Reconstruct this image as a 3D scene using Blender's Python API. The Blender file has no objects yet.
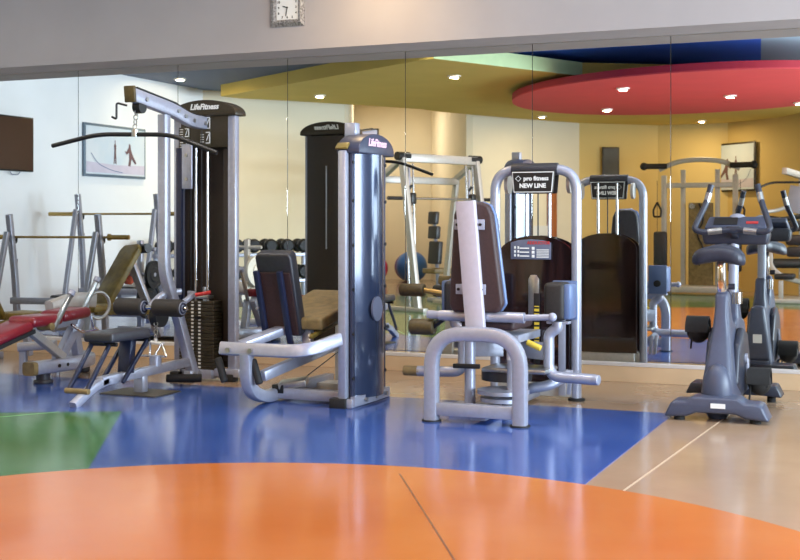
import bpy, bmesh, math, random
from mathutils import Vector, Matrix, Euler
random.seed(4)
S = bpy.context.scene
COL = S.collection
PI = math.pi
V = Vector

# ------------------------------------------------------------------ materials
def srgb(r, g, b):
    f = lambda c: (c/255/12.92) if c/255 <= .04045 else ((c/255+.055)/1.055)**2.4
    return (f(r), f(g), f(b), 1)

def mat(name, col, rough=.5, metal=0., var=.0, scale=8., bump=0., bscale=200., coat=0., rvar=0., alpha=1.,
        spec=.5, col2=None, emit=None, estr=0., stretch=None, trans=0.):
    m = bpy.data.materials.new(name); m.use_nodes = True
    nt = m.node_tree; N = nt.nodes; L = nt.links
    b = N['Principled BSDF']
    c = srgb(*col)
    b.inputs['Base Color'].default_value = c
    b.inputs['Roughness'].default_value = rough
    b.inputs['Metallic'].default_value = metal
    b.inputs['Specular IOR Level'].default_value = spec
    b.inputs['Coat Weight'].default_value = coat
    b.inputs['Coat Roughness'].default_value = .08
    b.inputs['Alpha'].default_value = alpha
    b.inputs['Transmission Weight'].default_value = trans
    if emit:
        b.inputs['Emission Color'].default_value = srgb(*emit)
        b.inputs['Emission Strength'].default_value = estr
    tc = N.new('ShaderNodeTexCoord')
    src = tc.outputs['Object']
    if stretch:
        mp = N.new('ShaderNodeMapping'); mp.inputs['Scale'].default_value = stretch
        L.new(src, mp.inputs['Vector']); src = mp.outputs['Vector']
    if var > 0 or col2:
        n = N.new('ShaderNodeTexNoise'); n.inputs['Scale'].default_value = scale; n.inputs['Detail'].default_value = 5
        L.new(src, n.inputs['Vector'])
        r = N.new('ShaderNodeValToRGB')
        a = srgb(*(col2 or col))
        if col2:
            r.color_ramp.elements[0].color = c; r.color_ramp.elements[1].color = a
        else:
            r.color_ramp.elements[0].color = tuple(x*(1-var) for x in c[:3])+(1,)
            r.color_ramp.elements[1].color = tuple(min(1, x*(1+var)) for x in c[:3])+(1,)
        r.color_ramp.elements[0].position = .35; r.color_ramp.elements[1].position = .65
        L.new(n.outputs['Fac'], r.inputs['Fac']); L.new(r.outputs['Color'], b.inputs['Base Color'])
        if rvar:
            mr = N.new('ShaderNodeMapRange'); mr.inputs['To Min'].default_value = rough-rvar; mr.inputs['To Max'].default_value = rough+rvar
            L.new(n.outputs['Fac'], mr.inputs['Value']); L.new(mr.outputs['Result'], b.inputs['Roughness'])
    if bump > 0:
        n2 = N.new('ShaderNodeTexNoise'); n2.inputs['Scale'].default_value = bscale; n2.inputs['Detail'].default_value = 2
        L.new(tc.outputs['Object'], n2.inputs['Vector'])
        bp = N.new('ShaderNodeBump'); bp.inputs['Strength'].default_value = bump; bp.inputs['Distance'].default_value = .01
        L.new(n2.outputs['Fac'], bp.inputs['Height']); L.new(bp.outputs['Normal'], b.inputs['Normal'])
    return m

M = {}
M['silver'] = mat('silver_paint', (164, 168, 184), .32, .4, var=.05, scale=30, coat=.15)
M['silver_warm'] = mat('warm_silver_paint', (186, 182, 176), .4, .25, var=.05, scale=30)
M['chrome'] = mat('chrome', (215, 215, 218), .12, 1.0)
M['steel'] = mat('brushed_steel', (170, 170, 168), .3, .9, var=.08, scale=60)
M['gold_steel'] = mat('brassy_bar_steel', (176, 150, 92), .28, .85, var=.06, scale=60)
M['black_metal'] = mat('black_metal', (26, 26, 28), .4, .2, var=.2, scale=40)
M['navy_metal'] = mat('navy_metal', (34, 40, 64), .35, .2, var=.1, scale=30)
M['black_rubber'] = mat('black_rubber', (24, 24, 25), .7, 0, var=.2, scale=60, bump=.1)
M['vinyl'] = mat('black_vinyl', (38, 38, 44), .42, 0, var=.15, scale=40, bump=.12, bscale=400)
M['grey_vinyl'] = mat('slate_vinyl', (46, 47, 54), .4, 0, var=.1, scale=40, bump=.1, bscale=400)
M['brown_vinyl'] = mat('dark_brown_vinyl', (54, 35, 35), .55, 0, var=.14, scale=60, bump=.15, bscale=300)
M['tan_vinyl'] = mat('tan_brown_vinyl', (122, 104, 66), .5, 0, var=.22, scale=18, bump=.1, bscale=300)
M['olive_vinyl'] = mat('olive_vinyl', (118, 100, 42), .42, 0, var=.25, scale=14, bump=.1, bscale=300)
M['red_vinyl'] = mat('red_vinyl', (112, 18, 32), .35, 0, var=.1, scale=30, coat=.2)
M['roller'] = mat('dark_foam_roller', (35, 31, 28), .6, 0, var=.2, scale=60, bump=.2, bscale=300)
M['olive_roller'] = mat('olive_foam_roller', (70, 58, 26), .5, 0, var=.2, scale=60, bump=.2, bscale=300)
M['bronze'] = mat('dark_bronze_shroud', (42, 36, 26), .42, .15, col2=(62, 53, 38), scale=160)
M['mesh'] = mat('dark_perforated_shroud', (38, 31, 26), .5, .1, col2=(60, 50, 40), scale=260)
M['stack'] = mat('weight_plate_bronze', (62, 54, 38), .45, .45, var=.12, scale=40)
M['navy_shroud'] = mat('navy_shroud', (46, 57, 82), .17, .3, var=.12, scale=3, coat=.4, stretch=(3, 3, .4))
M['navy_cap'] = mat('navy_cap', (50, 54, 74), .4, .1, var=.08, scale=30)
M['smoked'] = mat('smoked_brown_panel', (20, 13, 15), .07, 0, col2=(44, 27, 27), scale=4, coat=.6, stretch=(6, 6, .7))
M['white_plastic'] = mat('white_plastic', (226, 224, 220), .4)
M['white_ink'] = mat('white_lettering', (232, 232, 228), .5)
M['pink_ink'] = mat('pink_lettering', (238, 190, 208), .5)
M['red_ink'] = mat('red_lettering', (190, 52, 52), .5)
M['black_ink'] = mat('black_lettering', (22, 20, 20), .5)
M['placard'] = mat('grey_placard', (92, 98, 118), .4, 0, var=.06)
M['bike_plastic'] = mat('blue_grey_plastic', (66, 72, 92), .38, 0, var=.05, scale=40, bump=.05, bscale=400)
M['bike_dark'] = mat('dark_slate_plastic', (38, 42, 56), .4, 0, var=.06, scale=40)
M['bike_light'] = mat('pale_grey_plastic', (150, 154, 170), .35, .1)
M['saddle'] = mat('slate_saddle', (38, 42, 56), .45, 0, var=.1, scale=30, bump=.08)
M['yellow_plastic'] = mat('yellow_plastic', (214, 184, 62), .45)
M['blue_pad'] = mat('blue_grey_pad_shell', (92, 112, 150), .35, .1)
M['pad_rail'] = mat('pinkish_rail_paint', (192, 186, 196), .4, .15, var=.03, scale=30)
M['red_plastic'] = mat('red_plastic', (190, 44, 40), .4)
M['mirror'] = mat('mirror_silvering', (238, 240, 236), .0, 1.0)
M['wall'] = mat('cream_wall_paint', (236, 224, 198), .75, 0, var=.025, scale=1.5, bump=.03, bscale=150)
M['wall_cool'] = mat('white_wall_paint', (246, 247, 248), .75, 0, var=.025, scale=1.5, bump=.03, bscale=150)
M['wall_lamplit'] = mat('lamplit_cream_wall', (222, 192, 122), .75, 0, var=.025, scale=1.5, bump=.03, bscale=150)  # cream wall with warm lamplight put into its colour
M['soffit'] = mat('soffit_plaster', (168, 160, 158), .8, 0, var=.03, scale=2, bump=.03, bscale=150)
M['skirt'] = mat('tan_skirting', (214, 184, 146), .5, 0, var=.04, scale=5)
M['trim'] = mat('white_aluminium_trim', (228, 224, 222), .35, .3)
M['yellow_ceiling'] = mat('yellow_ceiling_paint', (204, 178, 88), .8, 0, var=.03, scale=2)
M['lit_edge'] = mat('lit_slab_edge', (186, 206, 150), .7, 0, var=.03)  # yellow slab's side face, its lit paleness put into the colour
M['red_ceiling'] = mat('red_ceiling_paint', (204, 66, 70), .75, 0, var=.03, scale=2)
M['red_edge'] = mat('deep_red_edge_paint', (168, 26, 44), .7)
M['navy_ceiling'] = mat('navy_ceiling_paint', (70, 128, 250), .7, 0, var=.05, scale=2)
M['slate_ceiling'] = mat('slate_ceiling_paint', (92, 102, 124), .8, 0, var=.04, scale=2)
M['pale_ceiling'] = mat('pale_blue_ceiling_paint', (186, 212, 226), .8)
M['lamp'] = mat('lamp_diffuser', (255, 240, 214), .5, emit=(255, 236, 200), estr=9)
M['lamp_ring'] = mat('lamp_ring', (230, 226, 216), .4, .3)
M['blue_ball'] = mat('blue_ball_rubber', (34, 98, 176), .35, 0, coat=.2)
M['pink_ball'] = mat('pink_ball_rubber', (218, 52, 84), .35, 0, coat=.2)
M['purple_ball'] = mat('purple_ball_rubber', (92, 52, 128), .35, 0, coat=.2)
M['iron'] = mat('black_iron', (30, 30, 33), .5, .3, var=.2, scale=40)
M['cream_plate'] = mat('cream_weight_plate', (206, 198, 178), .45, .1, var=.06, scale=20)
M['orange_plate'] = mat('orange_weight_plate', (196, 84, 58), .5, 0, var=.08, scale=20)
M['wood'] = mat('orange_wood', (150, 82, 36), .45, 0, col2=(176, 102, 48), scale=4, stretch=(12, 12, .8))
M['frame_blue'] = mat('blue_grey_picture_frame', (104, 122, 138), .4, .2)
M['frame_dark'] = mat('dark_picture_frame', (60, 52, 38), .45)
M['skin_print'] = mat('brown_print_ink', (112, 84, 88), .6)
M['sand_print'] = mat('pale_lilac_print_ink', (206, 200, 218), .6, 0, var=.04)
M['arc_print'] = mat('slate_print_ink', (120, 136, 170), .6)
M['print'] = mat('pale_blue_photo_print', (196, 216, 232), .45, 0, col2=(226, 232, 238), scale=1.4)
M['screen'] = mat('dark_screen_glass', (48, 26, 18), .3, 0, col2=(70, 38, 22), scale=160, spec=.4)
M['dark_print'] = mat('dark_olive_print', (66, 60, 44), .5, 0, var=.2, scale=5)
M['clock_silver'] = mat('mottled_silver_frame', (118, 112, 108), .35, .6, col2=(190, 184, 178), scale=70)
M['seam'] = mat('dark_gap', (70, 72, 70), .8)
M['paper'] = mat('white_sticker', (224, 224, 222), .6)
M['window_frame'] = mat('white_window_frame', (230, 230, 230), .4)

def band_mat(name, c0, c1, pitch, frac):
    m = mat(name, c0, .5); nt = m.node_tree; N = nt.nodes; L = nt.links
    tc = N.new('ShaderNodeTexCoord'); sp = N.new('ShaderNodeSeparateXYZ'); L.new(tc.outputs['Object'], sp.inputs[0])
    a = N.new('ShaderNodeMath'); a.operation = 'DIVIDE'; a.inputs[1].default_value = pitch; L.new(sp.outputs['Z'], a.inputs[0])
    f = N.new('ShaderNodeMath'); f.operation = 'FRACT'; L.new(a.outputs[0], f.inputs[0])
    g = N.new('ShaderNodeMath'); g.operation = 'GREATER_THAN'; g.inputs[1].default_value = frac; L.new(f.outputs[0], g.inputs[0])
    r = N.new('ShaderNodeValToRGB'); r.color_ramp.elements[0].color = srgb(*c0); r.color_ramp.elements[1].color = srgb(*c1)
    L.new(g.outputs[0], r.inputs[0]); L.new(r.outputs[0], N['Principled BSDF'].inputs['Base Color'])
    return m
M['number_band'] = band_mat('numbered_white_band', (62, 54, 38), (232, 230, 220), .0288, .5)
M['yellow_band'] = band_mat('numbered_yellow_band', (24, 22, 20), (220, 190, 60), .032, .42)

def floor_mat(name, col, col2, rough=.16):
    m = mat(name, col, rough, 0, col2=col2, scale=1.3, rvar=.06, spec=.5)
    nt = m.node_tree; N = nt.nodes; L = nt.links; b = N['Principled BSDF']
    tc = N.new('ShaderNodeTexCoord')
    n2 = N.new('ShaderNodeTexNoise'); n2.inputs['Scale'].default_value = 2.2; n2.inputs['Detail'].default_value = 3
    bp = N.new('ShaderNodeBump'); bp.inputs['Strength'].default_value = .12; bp.inputs['Distance'].default_value = .02
    L.new(tc.outputs['Object'], n2.inputs['Vector']); L.new(n2.outputs['Fac'], bp.inputs['Height']); L.new(bp.outputs['Normal'], b.inputs['Normal'])
    return m
M['f_tan'] = floor_mat('tan_vinyl_floor', (156, 130, 106), (166, 141, 116))
M['f_blue'] = floor_mat('blue_vinyl_floor', (46, 74, 140), (55, 84, 150))
M['f_orange'] = floor_mat('orange_vinyl_floor', (186, 108, 52), (192, 117, 60))
M['f_green'] = floor_mat('green_vinyl_floor', (42, 98, 34), (51, 108, 40))
M['f_line'] = mat('pale_weld_line', (196, 172, 146), .3)
M['f_line_dark'] = mat('brown_weld_line', (118, 78, 52), .3)
M['f_line_green'] = mat('green_weld_line', (110, 164, 96), .3)

# ------------------------------------------------------------------ mesh builder
def fillet(pts, r, n=6):
    pts = [V(p) for p in pts]
    if len(pts) < 3 or (not isinstance(r, (list, tuple)) and r <= 0): return pts
    out = [pts[0]]
    for i in range(1, len(pts)-1):
        a, b, c = pts[i-1], pts[i], pts[i+1]
        u = (a-b); w = (c-b)
        rr = r[i-1] if isinstance(r, (list, tuple)) else r
        k = min(rr, u.length*.48, w.length*.48)
        p0 = b+u.normalized()*k; p2 = b+w.normalized()*k
        for j in range(n+1):
            t = j/n
            out.append(p0*(1-t)**2+b*2*t*(1-t)+p2*t*t)
    out.append(pts[-1])
    return out

class MB:
    def __init__(self): self.bm = bmesh.new()
    def _add(self, tmp, mtx=None):
        if mtx is not None: bmesh.ops.transform(tmp, matrix=mtx, verts=tmp.verts)
        me = bpy.data.meshes.new('_'); tmp.to_mesh(me); tmp.free(); self.bm.from_mesh(me); bpy.data.meshes.remove(me)
        return self
    def box(self, c, s, rot=(0, 0, 0), bev=.004, seg=2):
        t = bmesh.new(); bmesh.ops.create_cube(t, size=1)
        bmesh.ops.scale(t, vec=V(s), verts=t.verts)
        bev = min(bev, min(s)*.45)
        if bev > 0: bmesh.ops.bevel(t, geom=t.edges[:], offset=bev, segments=seg, profile=.5, affect='EDGES')
        return self._add(t, Matrix.Translation(V(c)) @ Euler(rot).to_matrix().to_4x4())
    def beam(self, p0, p1, w, h, up=(0, 0, 1), bev=.006):
        p0, p1 = V(p0), V(p1); d = (p1-p0); l = d.length; x = d.normalized(); u = V(up)
        y = u.cross(x)
        if y.length < 1e-4: y = V((0, 1, 0)).cross(x)
        y.normalize(); z = x.cross(y)
        t = bmesh.new(); bmesh.ops.create_cube(t, size=1); bmesh.ops.scale(t, vec=(l, w, h), verts=t.verts)
        if bev > 0: bmesh.ops.bevel(t, geom=t.edges[:], offset=min(bev, w*.45, h*.45), segments=2, profile=.5, affect='EDGES')
        m = Matrix((x, y, z)).transposed().to_4x4(); m.translation = (p0+p1)/2
        return self._add(t, m)
    def cyl(self, p0, p1, r, r2=None, seg=20, bev=0.):
        p0, p1 = V(p0), V(p1); d = p1-p0
        t = bmesh.new(); bmesh.ops.create_cone(t, cap_ends=True, segments=seg, radius1=r, radius2=r if r2 is None else r2, depth=d.length)
        if bev > 0:
            es = [e for e in t.edges if any(len(f.verts) > 4 for f in e.link_faces)]
            bmesh.ops.bevel(t, geom=es, offset=bev, segments=3, profile=.5, affect='EDGES')
        m = d.to_track_quat('Z', 'Y').to_matrix().to_4x4(); m.translation = (p0+p1)/2
        return self._add(t, m)
    def ball(self, c, r, s=(1, 1, 1), seg=24, rot=(0, 0, 0)):
        t = bmesh.new(); bmesh.ops.create_uvsphere(t, u_segments=seg, v_segments=seg//2, radius=r)
        bmesh.ops.scale(t, vec=V(s), verts=t.verts)
        return self._add(t, Matrix.Translation(V(c)) @ Euler(rot).to_matrix().to_4x4())
    def sweep(self, pts, prof, normal=None, fil=0., n=6, closed_prof=True):
        P = fillet(pts, fil, n); t = bmesh.new(); rings = []
        prev = None
        for i, p in enumerate(P):
            a = P[max(i-1, 0)]; b = P[min(i+1, len(P)-1)]
            tg = (b-a).normalized()
            if normal is not None:
                nn = V(normal).normalized(); nn = (nn-tg*nn.dot(tg)).normalized()
            else:
                if prev is None:
                    nn = V((0, 0, 1)) if abs(tg.z) < .9 else V((0, 1, 0))
                else: nn = prev
                nn = (nn-tg*nn.dot(tg)).normalized()
            prev = nn
            sd = nn.cross(tg)
            k = 1.
            if 0 < i < len(P)-1:
                c = (P[i+1]-p).normalized().dot((p-P[i-1]).normalized()); k = 1/max(.5, math.sqrt(max(.01, (1+c)/2)))
            rings.append([t.verts.new(p+sd*q[0]*k+nn*q[1]) for q in prof])
        m = len(prof)
        for i in range(len(rings)-1):
            for j in range(m):
                t.faces.new((rings[i][j], rings[i][(j+1) % m], rings[i+1][(j+1) % m], rings[i+1][j]))
        t.faces.new(rings[0][::-1]); t.faces.new(rings[-1])
        bmesh.ops.recalc_face_normals(t, faces=t.faces[:])
        return self._add(t)
    def tube(self, pts, r, fil=0., seg=12, n=6):
        return self.sweep(pts, [(r*math.cos(2*PI*k/seg), r*math.sin(2*PI*k/seg)) for k in range(seg)], None, fil, n)
    def rtube(self, pts, w, h, normal, fil=0., n=8, ch=.012):
        a, b = w/2, h/2; ch = min(ch, a*.45, b*.45); e = ch*.3
        prof = [(-a+ch, -b), (a-ch, -b), (a-e, -b+e), (a, -b+ch), (a, b-ch), (a-e, b-e), (a-ch, b), (-a+ch, b), (-a+e, b-e), (-a, b-ch), (-a, -b+ch), (-a+e, -b+e)]
        return self.sweep(pts, prof, normal, fil, n)
    def prism(self, poly, o, ax, ay, depth, bev=0., seg=2):
        """outline poly in (ax, ay) from o, extruded both ways by depth/2 along ax x ay"""
        ax, ay, o = V(ax), V(ay), V(o); nz = ax.cross(ay).normalized()
        t = bmesh.new()
        vs = [t.verts.new(o+ax*p[0]+ay*p[1]-nz*depth/2) for p in poly]
        f = t.faces.new(vs)
        r = bmesh.ops.extrude_face_region(t, geom=[f])
        bmesh.ops.translate(t, vec=nz*depth, verts=[v for v in r['geom'] if isinstance(v, bmesh.types.BMVert)])
        bmesh.ops.recalc_face_normals(t, faces=t.faces[:])
        if bev > 0:
            es = [e for e in t.edges if len(e.link_faces) == 2 and e.calc_face_angle() > .5]
            bmesh.ops.bevel(t, geom=es, offset=bev, segments=seg, profile=.5, affect='EDGES')
        return self._add(t)
    def lathe(self, prof, o, axis=(0, 0, 1), seg=32):
        t = bmesh.new(); rings = []
        for r, z in prof:
            rings.append([t.verts.new((max(r, 1e-5)*math.cos(2*PI*k/seg), max(r, 1e-5)*math.sin(2*PI*k/seg), z)) for k in range(seg)])
        for i in range(len(rings)-1):
            for k in range(seg):
                t.faces.new((rings[i][k], rings[i][(k+1) % seg], rings[i+1][(k+1) % seg], rings[i+1][k]))
        bmesh.ops.remove_doubles(t, verts=t.verts[:], dist=1e-4)
        bmesh.ops.recalc_face_normals(t, faces=t.faces[:])
        m = V(axis).to_track_quat('Z', 'Y').to_matrix().to_4x4(); m.translation = V(o)
        return self._add(t, m)
    def torus(self, c, axis, R, r, seg=40, rs=10):
        ax = V(axis).normalized(); q = ax.to_track_quat('Z', 'Y').to_matrix()
        t = bmesh.new(); rings = []
        for k in range(seg):
            a = 2*PI*k/seg
            rings.append([t.verts.new(V(c)+q @ V(((R+r*math.cos(2*PI*j/rs))*math.cos(a), (R+r*math.cos(2*PI*j/rs))*math.sin(a), r*math.sin(2*PI*j/rs)))) for j in range(rs)])
        for k in range(seg):
            for j in range(rs):
                t.faces.new((rings[k][j], rings[(k+1) % seg][j], rings[(k+1) % seg][(j+1) % rs], rings[k][(j+1) % rs]))
        bmesh.ops.recalc_face_normals(t, faces=t.faces[:])
        return self._add(t)
    def build(self, name, m, parent=None, smooth=38):
        root = parent
        while root is not None and root.parent is not None: root = root.parent
        if root is not None: bmesh.ops.translate(self.bm, vec=-root.location, verts=self.bm.verts)
        me = bpy.data.meshes.new(name); self.bm.to_mesh(me); self.bm.free()
        me.materials.append(M[m] if isinstance(m, str) else m)
        if smooth:
            for p in me.polygons: p.use_smooth = True
            me.set_sharp_from_angle(angle=math.radians(smooth))
        o = bpy.data.objects.new(name, me); COL.objects.link(o)
        if parent is not None: o.parent = parent
        return o

def tag(o, label=None, cat=None, group=None, kind=None):
    if label: o['label'] = label
    if cat: o['category'] = cat
    if group: o['group'] = group
    if kind: o['kind'] = kind
    return o
def thing(name, label, cat, loc, group=None):
    o = bpy.data.objects.new(name, None); COL.objects.link(o); o.location = loc; o.empty_display_size = .1
    return tag(o, label, cat, group)
def struct(name, mb, m, parent=None, smooth=0):
    o = mb.build(name, m, parent, smooth)
    if parent is None: o['kind'] = 'structure'
    return o
def solo(name, mb, m, label, cat, group=None):
    """a thing that is one mesh; its origin goes to the middle of its base"""
    vs = [v.co.copy() for v in mb.bm.verts]
    lo = V([min(v[i] for v in vs) for i in range(3)]); hi = V([max(v[i] for v in vs) for i in range(3)])
    o0 = V(((lo.x+hi.x)/2, (lo.y+hi.y)/2, lo.z))
    bmesh.ops.translate(mb.bm, vec=-o0, verts=mb.bm.verts)
    o = mb.build(name, m); o.location = o0
    return tag(o, label, cat, group)
def dup(root, loc, rotz=None, label=None):
    r = root.copy(); COL.objects.link(r); r.location = loc
    if rotz is not None: r.rotation_euler = (0, 0, rotz)
    if label: r['label'] = label
    for ch in list(root.children):
        c = ch.copy(); COL.objects.link(c); c.parent = r
        for g in ch.children:
            d = g.copy(); COL.objects.link(d); d.parent = c
    return r
def text_bm(mb, s, size, o, ax, ay, depth=.002, bold=0., shear=0., align='CENTER'):
    """lettering laid out along ax with its up along ay, added to mb"""
    cu = bpy.data.curves.new('_t', 'FONT'); cu.body = s; cu.size = size; cu.extrude = depth; cu.offset = bold; cu.shear = shear
    cu.align_x = align; cu.align_y = 'CENTER'; cu.resolution_u = 3
    ob = bpy.data.objects.new('_t', cu); COL.objects.link(ob)
    bpy.context.view_layer.update()
    me = bpy.data.meshes.new_from_object(ob.evaluated_get(bpy.context.evaluated_depsgraph_get()))
    bpy.data.objects.remove(ob); bpy.data.curves.remove(cu)
    t = bmesh.new(); t.from_mesh(me); bpy.data.meshes.remove(me)
    ax, ay = V(ax).normalized(), V(ay).normalized(); az = ax.cross(ay)
    m = Matrix((ax, ay, az)).transposed().to_4x4(); m.translation = V(o)
    mb._add(t, m); return mb
X, Y, Z = V((1, 0, 0)), V((0, 1, 0)), V((0, 0, 1))

# ------------------------------------------------------------------ camera
F, H, HOR, AL, D = 1225., 1.25, 223., math.radians(22.759), 9.5796
cam = bpy.data.cameras.new('camera'); co = bpy.data.objects.new('camera', cam); COL.objects.link(co)
co.location = (0, -D, H); co.rotation_euler = (PI/2, 0, AL)
cam.sensor_fit = 'HORIZONTAL'; cam.sensor_width = 36; cam.lens = F/800*36
cam.shift_y = -(280-HOR)/800; cam.clip_start = .05
cam.dof.use_dof = True; cam.dof.focus_distance = 8.3; cam.dof.aperture_fstop = 4.5
S.camera = co

# ------------------------------------------------------------------ setting
def flat(poly, z, th=.02, up=True):
    """polygon slab whose top (up) or underside (not up) lies at z"""
    return MB().prism(poly, (0, 0, z-th/2 if up else z+th/2), X, Y, th)
def ell(cx, cy, a, b, ang, n=72):
    c, s = math.cos(ang), math.sin(ang)
    return [(cx+a*math.cos(2*PI*k/n)*c-b*math.sin(2*PI*k/n)*s, cy+a*math.cos(2*PI*k/n)*s+b*math.sin(2*PI*k/n)*c) for k in range(n)]
WALL = [(-9.95, .2), (-9.95, -6.4), (-8.57, -8.5), (-8.62, -8.75), (-11.5, -15.2), (-9.75, -15.75), (-7.3, -11.2), (-5.8, -12.95), (-4.5, -13.85), (-3.2, -13.85), (-1.6, -12.4), (1.5, -12.4), (3.4, -10.5), (3.4, .2)]
struct('floor', flat([(-12.5, .2), (-12.5, -16.5), (3.6, -16.5), (3.6, .2)], 0, .05), 'f_tan')
fl = struct('floor_blue', flat([(-9.9, -1.5), (-9.9, -5.2), (-4.83, -2.82), (-2.2, -7.37), (-1.45, -6.4), (-1.45, -1.5)], .004, .004), 'f_blue')
struct('floor_green', flat([(-4.83, -2.82), (-9.9, -5.32), (-9.9, -6.0), (-8.4, -8.5), (-8.0, -10.6), (-4.6, -12.2), (1.8, -11.2), (1.8, -8.8), (-1.3, -8.8)], .0045, .0045), 'f_green')
struct('floor_orange', flat(ell(-2.1, -6.35, 2.57, 2.57, 0, 128), .006, .006), 'f_orange')
def line_strip(p, q, w, z): 
    d = (V(q)-V(p)); n = V((-d.y, d.x)).normalized()*w/2; p, q = V(p), V(q)
    return flat([tuple(p-n), tuple(q-n), tuple(q+n), tuple(p+n)], z, .001)
struct('trim_1', line_strip((-1.10, -1.2), (-1.25, -3.92), .012, .0012), 'f_line')
struct('trim_2', line_strip((-2.35, -3.98), (-1.35, -5.7), .008, .0068), 'f_line_dark')
struct('trim_3', line_strip((-5.2, -3.0), (-5.75, -3.85), .012, .0052), 'f_line_green')

struct('wall_back', MB().box((-3.3, .12, 1.8), (14, .2, 3.8), bev=0), 'wall')
struct('baseboard_back', MB().box((-3.3, 0, .062), (13.3, .044, .124), bev=.002), 'skirt')
struct('trim_4', MB().box((-3.3, 0, .139), (13.3, .05, .029), bev=.003), 'trim')
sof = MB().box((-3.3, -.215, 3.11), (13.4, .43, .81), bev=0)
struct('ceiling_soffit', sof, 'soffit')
# walls (each a slab between corners)
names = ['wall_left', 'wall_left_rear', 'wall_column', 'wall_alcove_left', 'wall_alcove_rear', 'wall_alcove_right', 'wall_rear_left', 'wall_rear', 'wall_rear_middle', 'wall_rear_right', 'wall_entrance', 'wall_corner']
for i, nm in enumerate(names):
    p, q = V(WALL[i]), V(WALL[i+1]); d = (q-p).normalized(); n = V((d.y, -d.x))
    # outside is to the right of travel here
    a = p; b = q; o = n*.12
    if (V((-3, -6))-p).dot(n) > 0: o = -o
    struct(nm, MB().prism([tuple(a), tuple(b), tuple(b+o), tuple(a+o)], (0, 0, 2.0), X, Y, 4.0), 'wall_cool' if i == 0 else ('wall_lamplit' if nm in ('wall_rear', 'wall_rear_middle', 'wall_rear_right') else 'wall'))
# right wall with a broad window band
for nm, y0, y1, z0, z1 in (('wall_right_lower', -10.5, .2, 0, .5), ('wall_right_upper', -10.5, .2, 2.75, 4.0), ('wall_right_near', -10.5, -8.6, .5, 2.75), ('wall_right_far', -1.2, .2, .5, 2.75)):
    struct(nm, MB().box((3.46, (y0+y1)/2, (z0+z1)/2), (.12, y1-y0, z1-z0), bev=0), 'wall')
wf = MB()
for k in range(6): wf.box((3.46, -8.6+k*1.48, 1.625), (.07, .07, 2.25), bev=.004)
for z in (.53, 2.72): wf.box((3.46, -4.9, z), (.07, 7.4, .07), bev=.004)
struct('window_1', wf, 'window_frame')
# ceilings
struct('wall_fascia', MB().box((-4.5, -9.0, 3.65), (16.4, .06, .7), bev=0), 'wall')
struct('ceiling_front', flat([(-10.1, .2), (-10.1, -3.2), (3.6, -3.2), (3.6, .2)], 3.5, .08, False), 'wall_cool')
struct('ceiling_left', flat([(-10.1, -3.2), (-10.1, -9.0), (-5.05, -9.0), (-5.05, -3.2)], 3.27, .08, False), 'slate_ceiling')
struct('ceiling_middle', flat([(-5.05, -3.2), (-5.05, -9.0), (-2.2, -9.0), (-1.83, -6.87), (-1.45, -3.5), (-1.42, -3.2)], 3.35, .08, False), 'navy_ceiling')
struct('ceiling_right', flat([(-1.42, -3.2), (-1.45, -3.5), (-1.83, -6.87), (-2.2, -9.0), (3.6, -9), (3.6, -3.2)], 3.35, .08, False), 'pale_ceiling')
struct('ceiling_rear', flat([(-12.6, -9.0), (-12.6, -16.6), (3.6, -16.6), (3.6, -9.0)], 3.95, .08, False), 'wall')
yel = [(-9.34, -5.91), (-5.2, -3.36), (-4.99, -3.28), (-3.86, -5.52), (-2.6, -6.3), (-1.0, -8.4), (1.0, -9.3), (1.0, -11.5), (-1.4, -11.5), (-1.77, -12.02), (-2.2, -12.79), (-3.24, -13.64), (-4.44, -13.74), (-5.71, -12.6), (-6.56, -11.07), (-6.93, -10.27), (-7.29, -9.42), (-7.39, -8.88), (-8.05, -7.87), (-8.77, -6.82), (-9.23, -6.27)]
ys = struct('ceiling_yellow', flat(yel, 3.1, .17, False), 'yellow_ceiling')
e0, e1 = V((-4.985, -3.275, 0)), V((-3.855, -5.515, 0))
nn = V((e1-e0).yx.to_3d()); nn = V((-(e1-e0).y, (e1-e0).x, 0)).normalized()*.006
ge = MB().prism([(0, 0), ((e1-e0).length, 0), ((e1-e0).length, .17), (0, .17)], e0+nn+V((0, 0, 3.1)), (e1-e0).normalized(), Z, .01)
struct('trim_5', ge, 'lit_edge')
disc = ell(-2.75, -7.05, 2.97, 2.26, math.atan2(.755, .656), 128)
struct('ceiling_disc', flat(disc, 2.95, .02, False), 'red_ceiling')
struct('trim_6', MB().prism(ell(-2.75, -7.05, 2.972, 2.262, math.atan2(.755, .656), 128), (0, 0, 3.005), X, Y, .08), 'red_edge')
for k, (hx, hy) in enumerate(((-3.6, -6.8), (-2.0, -7.6), (-2.9, -8.4))):
    pass
# mirror sheets
mx = [-9.58, -8.46, -7.345, -6.23, -5.095, -3.97, -2.855, -1.74, -.62, .5, 1.62, 2.74]
ml = ['mirror sheet reflecting the wall screen', 'mirror sheet at the left behind the red padded bench', 'mirror sheet reflecting the beach picture behind the long pulldown bar',
      'mirror sheet behind the tall pulldown machine', 'mirror sheet behind the black leg machine backrest', 'mirror sheet behind the navy weight tower',
      'mirror sheet behind the thigh machine with the arched frame', 'mirror sheet behind the exercise bike', 'mirror sheet right of the exercise bike', 'mirror sheet far right', 'mirror sheet in the right corner']
for i in range(0, 10):
    b = MB().box(((mx[i]+mx[i+1])/2, .008, 1.429), (mx[i+1]-mx[i]-.004, .012, 2.55), bev=.001, seg=1)
    if i in (0, 9):
        continue
    solo('mirror_panel', b, 'mirror', ml[i], 'mirror')
b = MB().box(((mx[0]+mx[1])/2, .008, 1.429), (mx[1]-mx[0]-.004, .012, 2.55), bev=.001, seg=1)
struct('wall_mirror_left', b, 'mirror')
struct('trim_7', MB().box((-3.9, .015, 1.429), (11.5, .006, 2.55), bev=0), 'seam')

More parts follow.
